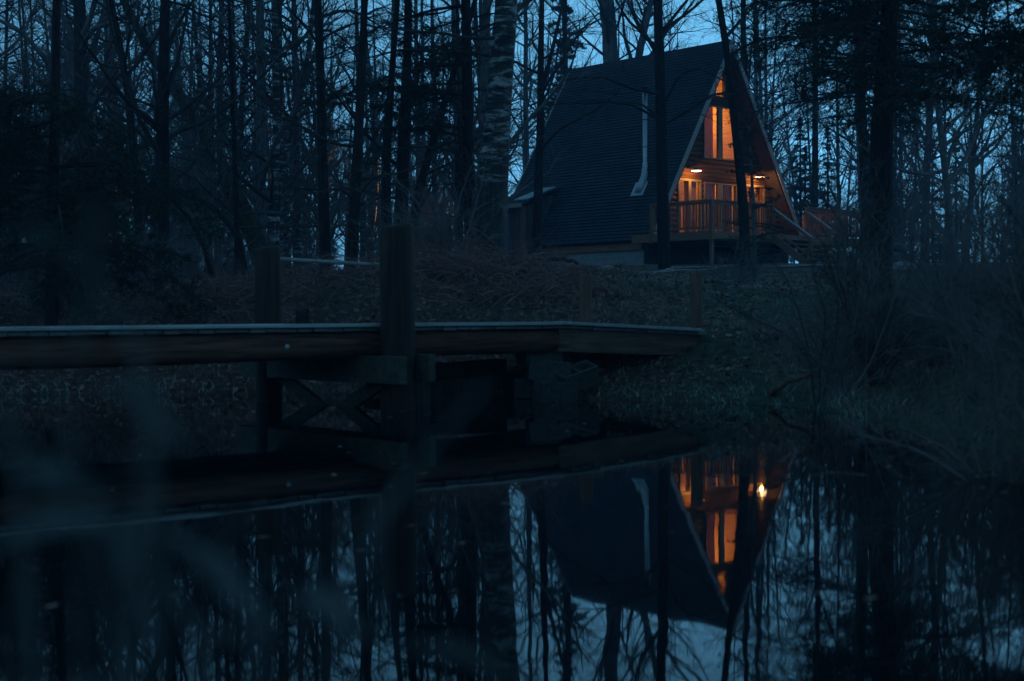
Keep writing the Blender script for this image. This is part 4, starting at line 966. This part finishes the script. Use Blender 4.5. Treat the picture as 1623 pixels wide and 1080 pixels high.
# ------------------------------------------------------------------ brush along the near right bank
def shrub_mesh(seed, stems=16, h=2.2, spread=.55, arch=-.03, n2=12, n3=6, twr=.0028, r=.015):
    rg = np.random.default_rng(seed); a = rg.uniform(0, 6.28, stems); q = rg.uniform(.05, spread, stems)
    d0 = np.stack([np.cos(a) * q, np.sin(a) * q, np.ones(stems)], -1); p0 = np.stack([np.cos(a) * .15 * rg.random(stems), np.sin(a) * .15 * rg.random(stems), np.zeros(stems) - .08], -1)
    A = grow(rg, p0, d0, h * rg.uniform(.55, 1.2, stems), 12, .08, arch); RA = r * rg.uniform(.5, 1.3, stems)[:, None] * np.linspace(1, .18, 12)[None]
    wd = Wood().tubes(A, np.maximum(RA, twr), 6)
    B, RB = spawn(rg, A, RA, n2, .15, 1, (.35, .95), lambda t, L: .42 * L * (1.1 - .7 * t), 7, .1, -.01, .008, .3, 0, twr); wd.tubes(B, RB, 4)
    C2, RC = spawn(rg, B, RB, n3, .1, 1, (.4, 1.0), lambda t, L: .5 * L * (1.1 - .6 * t), 4, .12, 0, .006, .4, 0, twr * .8); wd.tubes(C2, RC, 3)
    return wd.mesh('shrub')
sm = [(shrub_mesh(201), TWIG), (shrub_mesh(202, 20, 1.7, .8, -.05), TWIG_MID), (shrub_mesh(203, 14, 2.8, .45, -.02), TWIG_MID), (shrub_mesh(204, 22, 1.3, 1.0, -.07), TWIG_MID)]
def shrub(k, x, y, s, rz, label, group=None, cat='shrub'):
    me, m_ = sm[k]
    o = bpy.data.objects.new('bare_shrub', me); SC.collection.objects.link(o)
    if not me.materials: me.materials.append(m_)
    o.location = (x, y, gz(x, y)); o.rotation_euler = (0, 0, rz); o.scale = (s, s, s); return tag(o, label, cat, group)
RED = simple('reddish_stems', [(.3, (.16, .07, .06)), (.7, (.42, .23, .20))], (1, 1, 1), 3, .85, .2, 0)
for x, d, sc_, sd_, lab in ((760, 19.2, 1.0, 71, 'low tangled heap of reddish brush on the bank above the footbridge'), (860, 18.2, .8, 72, 'smaller heap of reddish brush beside the short cedar post'), (690, 20.4, .9, 73, 'heap of reddish brush just past the taller bridge post'), (350, 18.5, 1.0, 74, 'heap of reddish brush beyond the shorter bridge post')):
    rg = np.random.default_rng(sd_); n_ = 70; X = ray(x, 450)[0] * d + rg.standard_normal(n_) * .75 * sc_; Y = d + rg.standard_normal(n_) * .5 * sc_
    b0 = np.array([ray(x, 450)[0] * d, d, gz(ray(x, 450)[0] * d, d)]); p0 = np.stack([X, Y, ground(X, Y) + rg.uniform(.0, .22, n_) * sc_], -1) - b0
    a = rg.uniform(0, 6.28, n_); A = grow(rg, p0, np.stack([np.cos(a), np.sin(a) * .6, rg.uniform(.0, .7, n_)], -1), rg.uniform(.4, 1.1, n_) * sc_, 8, .14, -.09)
    wd = Wood().tubes(A, rg.uniform(.005, .011, n_)[:, None] * np.linspace(1, .3, 8)[None], 5)
    B, RB = spawn(rg, A, np.full((n_, 8), .006), 7, .1, 1, (.4, 1.1), lambda t, L: .45 * L, 5, .15, -.04, .008, .4, 0, .003); wd.tubes(B, RB, 3)
    o = obj('brush_heap', wd.mesh('brush_heap'), RED, None, True); o.location = b0; tag(o, lab, 'brush heap')
GB, LB = 'tangled shrubs along the near bank', 'bare tangled shrub in the dark thicket along the pond edge'
rng = random.Random(33)
for i in range(34):
    y = rng.uniform(6.4, 15.5); x = float(np.interp(y, [6, 9, 12.5, 15.5], [2.95, 2.95, 2.9, 4.3])) + abs(rng.gauss(0, 1.2))
    if x / y > .52: x = y * rng.uniform(.33, .5)
    sc_ = rng.uniform(.55, .95) * min(1, max(.5, (x / y - .16) * 5))
    shrub(i % 4, x, y, sc_, rng.uniform(0, 6.28), LB, GB)
for x, y, k, s, lab in ((3.05, 12.2, 2, .62, 'arching dark shrub reaching over the grass at the thicket edge'), (2.75, 11.9, 1, .75, 'low bushy shrub at the water edge below the arching one'),
                        (3.9, 16.2, 0, .75, 'open shrub with upright stems in front of the big spruce'), (4.45, 19.0, 2, .7, 'tall twiggy shrub at the foot of the big spruce'),
                        (3.9, 25.0, 3, .8, 'low pale twiggy bush in front of the deck corner post')):
    shrub(k, x, y, s, rng.uniform(0, 6.28), lab)
def arch_shrub(label, lines, d, seed):
    b0 = at_Y(*lines[0][0][0][:2], d); base = np.array([b0[0], d, gz(b0[0], d)]); PP = []; RR = []
    for pts, r in lines:
        q = np.array([at_Y(x, y, d + e) for x, y, e in pts]) - base; q = np.vstack([[q[0][0] * .7, q[0][1], -.1], q])
        q, rr = resample(q, np.linspace(r, r * .22, len(q)), 14); PP.append(q); RR.append(rr)
    A = np.array(PP); RA = np.array(RR); rg = np.random.default_rng(seed); wd = Wood().tubes(A, RA, 7)
    B, RB = spawn(rg, A, RA, 11, .25, 1, (.4, 1.0), lambda t, L: .30 * L * (1.15 - .7 * t), 7, .1, .02, .008, .3, 0, .0022); wd.tubes(B, RB, 4)
    C2, RC = spawn(rg, B, RB, 6, .1, 1, (.4, 1.0), lambda t, L: .5 * L, 4, .12, .01, .006, .4, 0, .0018); wd.tubes(C2, RC, 3)
    o = obj('bare_shrub', wd.mesh('shrub'), TWIG, None, True); o.location = base; tag(o, label, 'shrub')
arch_shrub('dark shrub whose long stems arch over the frosty grass beside the bridge end', [([(1292, 650, 0), (1286, 570, 0), (1240, 525, .1), (1190, 505, .2), (1140, 478, .3)], .012), ([(1292, 650, 0), (1282, 560, .1), (1268, 500, .1), (1250, 450, .2), (1238, 425, .2)], .010),
    ([(1298, 650, 0), (1300, 580, .1), (1310, 500, .1), (1290, 440, .1), (1285, 395, 0)], .010), ([(1300, 650, 0), (1322, 560, .1), (1330, 480, 0), (1318, 420, .1), (1300, 380, 0)], .009)], 11.8, 61)
arch_shrub('shrub of several dark bent stems in front of the big spruce foot', [([(1392, 560, 0), (1388, 500, 0), (1372, 450, .1), (1345, 410, .2), (1320, 390, .3)], .012), ([(1394, 560, 0), (1400, 490, .1), (1396, 430, .2), (1385, 370, .2), (1378, 320, .2)], .013),
    ([(1396, 560, 0), (1412, 490, .1), (1440, 440, .2), (1450, 400, .3), (1480, 350, .2)], .011), ([(1390, 560, 0), (1365, 520, -.1), (1340, 500, -.2), (1318, 520, -.3), (1300, 540, -.3)], .009)], 13.5, 62)
for i in range(26):
    y = rng.uniform(19.5, 29); x = rng.uniform(-9, .012 * y)
    shrub((1, 3)[i % 2], x, y, rng.uniform(.5, .95), rng.uniform(0, 6.28), 'low bare bush among the dry stalks of the far bank', 'bushes on the far bank')

# ------------------------------------------------------------------ ground cover nobody could count
def blades(name, label, cat, n, xr, yr, test, hmin, hmax, wid, m_, seed, lean=.6, k=3, clump=0):
    rg = np.random.default_rng(seed); X = rg.uniform(*xr, n * 3); Y = rg.uniform(*yr, n * 3)
    if clump:
        cx = rg.uniform(*xr, clump); cyy = rg.uniform(*yr, clump); j = rg.integers(0, clump, n * 3)
        X = cx[j] + rg.standard_normal(n * 3) * .16; Y = cyy[j] + rg.standard_normal(n * 3) * .16
    ok = test(X, Y); X, Y = X[ok][:n], Y[ok][:n]; N = len(X); Zz = ground(X, Y) - .02
    a = rg.uniform(0, 6.28, N); h = rg.uniform(hmin, hmax, N) * rg.uniform(.6, 1.2, N); ln = lean * rg.uniform(.2, 1.4, N)
    t = np.linspace(0, 1, k)
    cx_ = X[:, None] + np.cos(a)[:, None] * (h * ln)[:, None] * t ** 1.6; cy_ = Y[:, None] + np.sin(a)[:, None] * (h * ln)[:, None] * t ** 1.6
    cz = Zz[:, None] + h[:, None] * (t - .35 * np.minimum(ln, 1.4)[:, None] * t ** 2.2)
    b_ = a + rg.uniform(-1.2, 1.2, N) + 1.57; ww = wid * rg.uniform(.6, 1.3, N)[:, None] * (1 - .8 * t)
    L_ = np.stack([cx_ - np.cos(b_)[:, None] * ww, cy_ - np.sin(b_)[:, None] * ww, cz], -1); R_ = np.stack([cx_ + np.cos(b_)[:, None] * ww, cy_ + np.sin(b_)[:, None] * ww, cz], -1)
    V = np.stack([L_, R_], 2).reshape(-1, 3); base = (np.arange(N) * k * 2)[:, None]; i = (np.arange(k - 1) * 2)[None]
    Fq = np.stack([base + i, base + i + 1, base + i + 3, base + i + 2], -1).reshape(-1, 4)
    return tag(obj(name, mesh_arrays(name, V, [Fq]), m_), label, cat, kind='stuff')
sh_ok = lambda lo: (lambda X, Y: shore(X, Y) > lo)
mound = lambda X, Y: (shore(X, Y) > .1) & (X < 2.4 - .02 * (Y - 14) + .8 * vnoise(X * .8, Y * .8)) & (vnoise(X * .7 + 9, Y * .7) > -.28)
blades('dry_stalks', 'tangle of dry pinkish stalks covering the far bank', 'dry grass', 26000, (-10, 2.6), (14.5, 27), mound, .05, .17, .003, DRY, 1, 1.0, 3)
blades('dead_bracken', 'long bent dead stems lying over the far bank', 'dead stems', 3800, (-9, 2.4), (15.2, 25), mound, .15, .5, .0045, DRY, 2, 1.3, 5)
TWIGS = blade_mat('bleached_twigs', (.20, .17, .16), (.55, .50, .48))
blades('fallen_twigs', 'bleached dead twigs strewn criss-cross over the far bank', 'dead twigs', 2600, (-9, 3.0), (15.0, 26), lambda X, Y: (shore(X, Y) > .2) & (X < 3) & (vnoise(X * .9 + 40, Y * .9) > -.15), .05, .2, .0065, TWIGS, 7, 4.0, 4)
right = lambda X, Y: (shore(X, Y) > .0) & (X > .3 + .3 * vnoise(X, Y))
blades('grass', 'short damp lawn grass sloping down to the water', 'grass', 46000, (.2, 9), (12.2, 34), right, .03, .085, .004, LAWN, 3, .8, 3)
blades('grass_tufts', 'longer tufts of grass hanging at the water edge', 'grass', 5000, (-9, 3.2), (10.5, 16.5), lambda X, Y: (shore(X, Y) > -.05) & (shore(X, Y) < .5), .05, .15, .004, LAWN, 4, .9, 4)
blades('thicket_stems', 'fine dead stems and grass filling the near thicket', 'dead stems', 4500, (2.3, 6.5), (6, 16), lambda X, Y: shore(X, Y) > .0, .15, .5, .003, DRY, 5, 1.2, 5)
def leaves(n, xr, yr, test, size, seed):
    rg = np.random.default_rng(seed); X = rg.uniform(*xr, n); Y = rg.uniform(*yr, n); ok = test(X, Y); X, Y = X[ok], Y[ok]; N = len(X)
    c = np.stack([X, Y, ground(X, Y) + rg.uniform(.004, .03, N)], -1); a = rg.standard_normal((N, 3)) * np.array([1, 1, .35]); a = unit(a); b_ = unit(np.cross(a, unit(np.array([0, 0, 1.]) + .5 * rg.standard_normal((N, 3)))))
    s = size * rg.uniform(.5, 1.4, N)[:, None]
    V = np.stack([c - a * s, c + b_ * s * .55, c + a * s, c - b_ * s * .55], 1).reshape(-1, 3)
    return tag(obj('fallen_leaves', mesh_arrays('fallen_leaves', V, [np.arange(N * 4).reshape(N, 4)]), LEAF), 'litter of curled fallen leaves over the bank and lawn', 'leaves', kind='stuff')
leaves(42000, (-10, 9), (13, 36), lambda X, Y: (shore(X, Y) > .05) & ((X < 3) | (vnoise(X, Y * .8) > .0)), .035, 6)

# ------------------------------------------------------------------ weeds right in front of the camera, far out of focus
def weed(label, lines, seed):
    """lines: list of stalks, each a list of (x, y, distance) picture points and a width"""
    rg = np.random.default_rng(seed); first = lines[0][0][0]; b0 = at_Y(*first); base = np.array([b0[0], b0[1], gz(b0[0], b0[1])])
    t = thing('weed_clump', label, 'weeds', base)
    for pts, wd_, lf in lines:
        P = np.array([at_Y(*p) for p in pts]) - base
        root = np.array([P[0][0] * .6, P[0][1] * .6, gz(base[0] + P[0][0] * .6, base[1] + P[0][1] * .6) - base[2] - .03]); P = np.vstack([root[None], P])
        P, _ = resample(P, np.ones(len(P)), 16)
        w_ = Wood().tubes(P[None], (wd_ * np.linspace(1, .35, 16))[None], 6)
        obj('stem', w_.mesh('stem'), WEED, t, True)
        if lf:
            V = []
            for i in range(lf):
                q = rg.integers(5, 16); p = P[q]; d = unit(rg.standard_normal(3) * np.array([1, .4, .7])); sd = unit(np.cross(d, rg.standard_normal(3))); L_ = rg.uniform(.05, .11); b_ = rg.uniform(.006, .012)
                tip = p + d * L_ + np.array([0, 0, -.25 * L_]); mid = p + d * L_ * .5
                V.append([p, mid + sd * b_, tip, mid - sd * b_])
            obj('leaves', Wood().quads(np.array(V)).mesh('leaves'), WEED, t)
weed('blurred twiggy weeds curving across the dark water close to the lens', [([(60, 1080, .95), (40, 900, .95), (20, 720, .95), (0, 560, .95)], .0048, 2), ([(330, 1080, .9), (300, 960, .9), (180, 820, .9), (60, 720, .92), (-40, 640, .92)], .0048, 3),
    ([(420, 1080, .9), (410, 960, .88), (310, 870, .86), (200, 830, .85)], .0042, 2), ([(130, 1080, .9), (120, 900, .9), (160, 760, .9), (240, 700, .9), (330, 690, .9)], .003, 1), ([(20, 1080, .85), (30, 880, .85), (110, 700, .85), (150, 600, .85)], .0032, 2), ([(380, 1080, .95), (430, 980, .95), (470, 930, .95), (560, 960, .95)], .003, 2)], 1)
weed('blurred weed stalks rising past the near log of the footbridge', [([(205, 1080, .85), (215, 860, .85), (240, 640, .85), (190, 480, .85), (110, 390, .86), (40, 350, .86)], .0042, 3), ([(250, 1080, .88), (255, 800, .88), (225, 560, .88), (235, 440, .9)], .003, 1), ([(190, 1080, .8), (150, 800, .8), (60, 560, .8), (20, 420, .8), (60, 350, .8)], .003, 2)], 2)
weed('blurred weed stems arching in front of the bridge post and abutment', [([(520, 1080, .92), (560, 900, .92), (640, 760, .92), (700, 690, .92), (770, 610, .92)], .0045, 1), ([(470, 1080, 1.0), (480, 960, 1.0), (560, 840, 1.0), (620, 800, 1.0)], .0032, 2), ([(620, 1080, .95), (600, 900, .95), (610, 780, .95), (680, 720, .95)], .003, 1)], 3)
# ------------------------------------------------------------------ dusk haze hanging in the wood
HZ = bpy.data.materials.new('dusk_haze'); HZ.use_nodes = True; nt = HZ.node_tree; nt.nodes.clear()
o_ = nt.nodes.new('ShaderNodeOutputMaterial'); pv = nt.nodes.new('ShaderNodeVolumePrincipled')
pv.inputs['Color'].default_value = (.30, .62, 1, 1); pv.inputs['Density'].default_value = .0015; pv.inputs['Anisotropy'].default_value = 0
nt.links.new(pv.outputs[0], o_.inputs['Volume'])
o = MB().box((0, 75, 14.5), (344, 214, 34)).build('haze', HZ)
tag(o, 'thin blue dusk haze hanging between the trees', 'haze', kind='stuff')

def floaters():
    rg = np.random.default_rng(12); X = rg.uniform(-6, 3.4, 5200); Y = rg.uniform(3, 15, 5200); d = shore(X, Y)
    ok = (d < -.03) & (rg.random(5200) < np.where(d > -.6, .5, .035)); X, Y = X[ok], Y[ok]; N = len(X); a = rg.uniform(0, 6.28, N); s_ = rg.uniform(.012, .034, N)
    V = np.stack([np.stack([X + s_ * np.cos(a + q) * w_, Y + s_ * np.sin(a + q) * w_, np.full(N, .004) + .003 * (q == 0)], -1) for q, w_ in ((0, 1), (1.57, .5), (3.14, 1), (4.71, .5))], 1).reshape(-1, 3)
    tag(obj('floating_leaves', mesh_arrays('floating_leaves', V, [np.arange(N * 4).reshape(N, 4)]), LEAF), 'scattered dead leaves floating on the dark water', 'leaves', kind='stuff')
floaters()
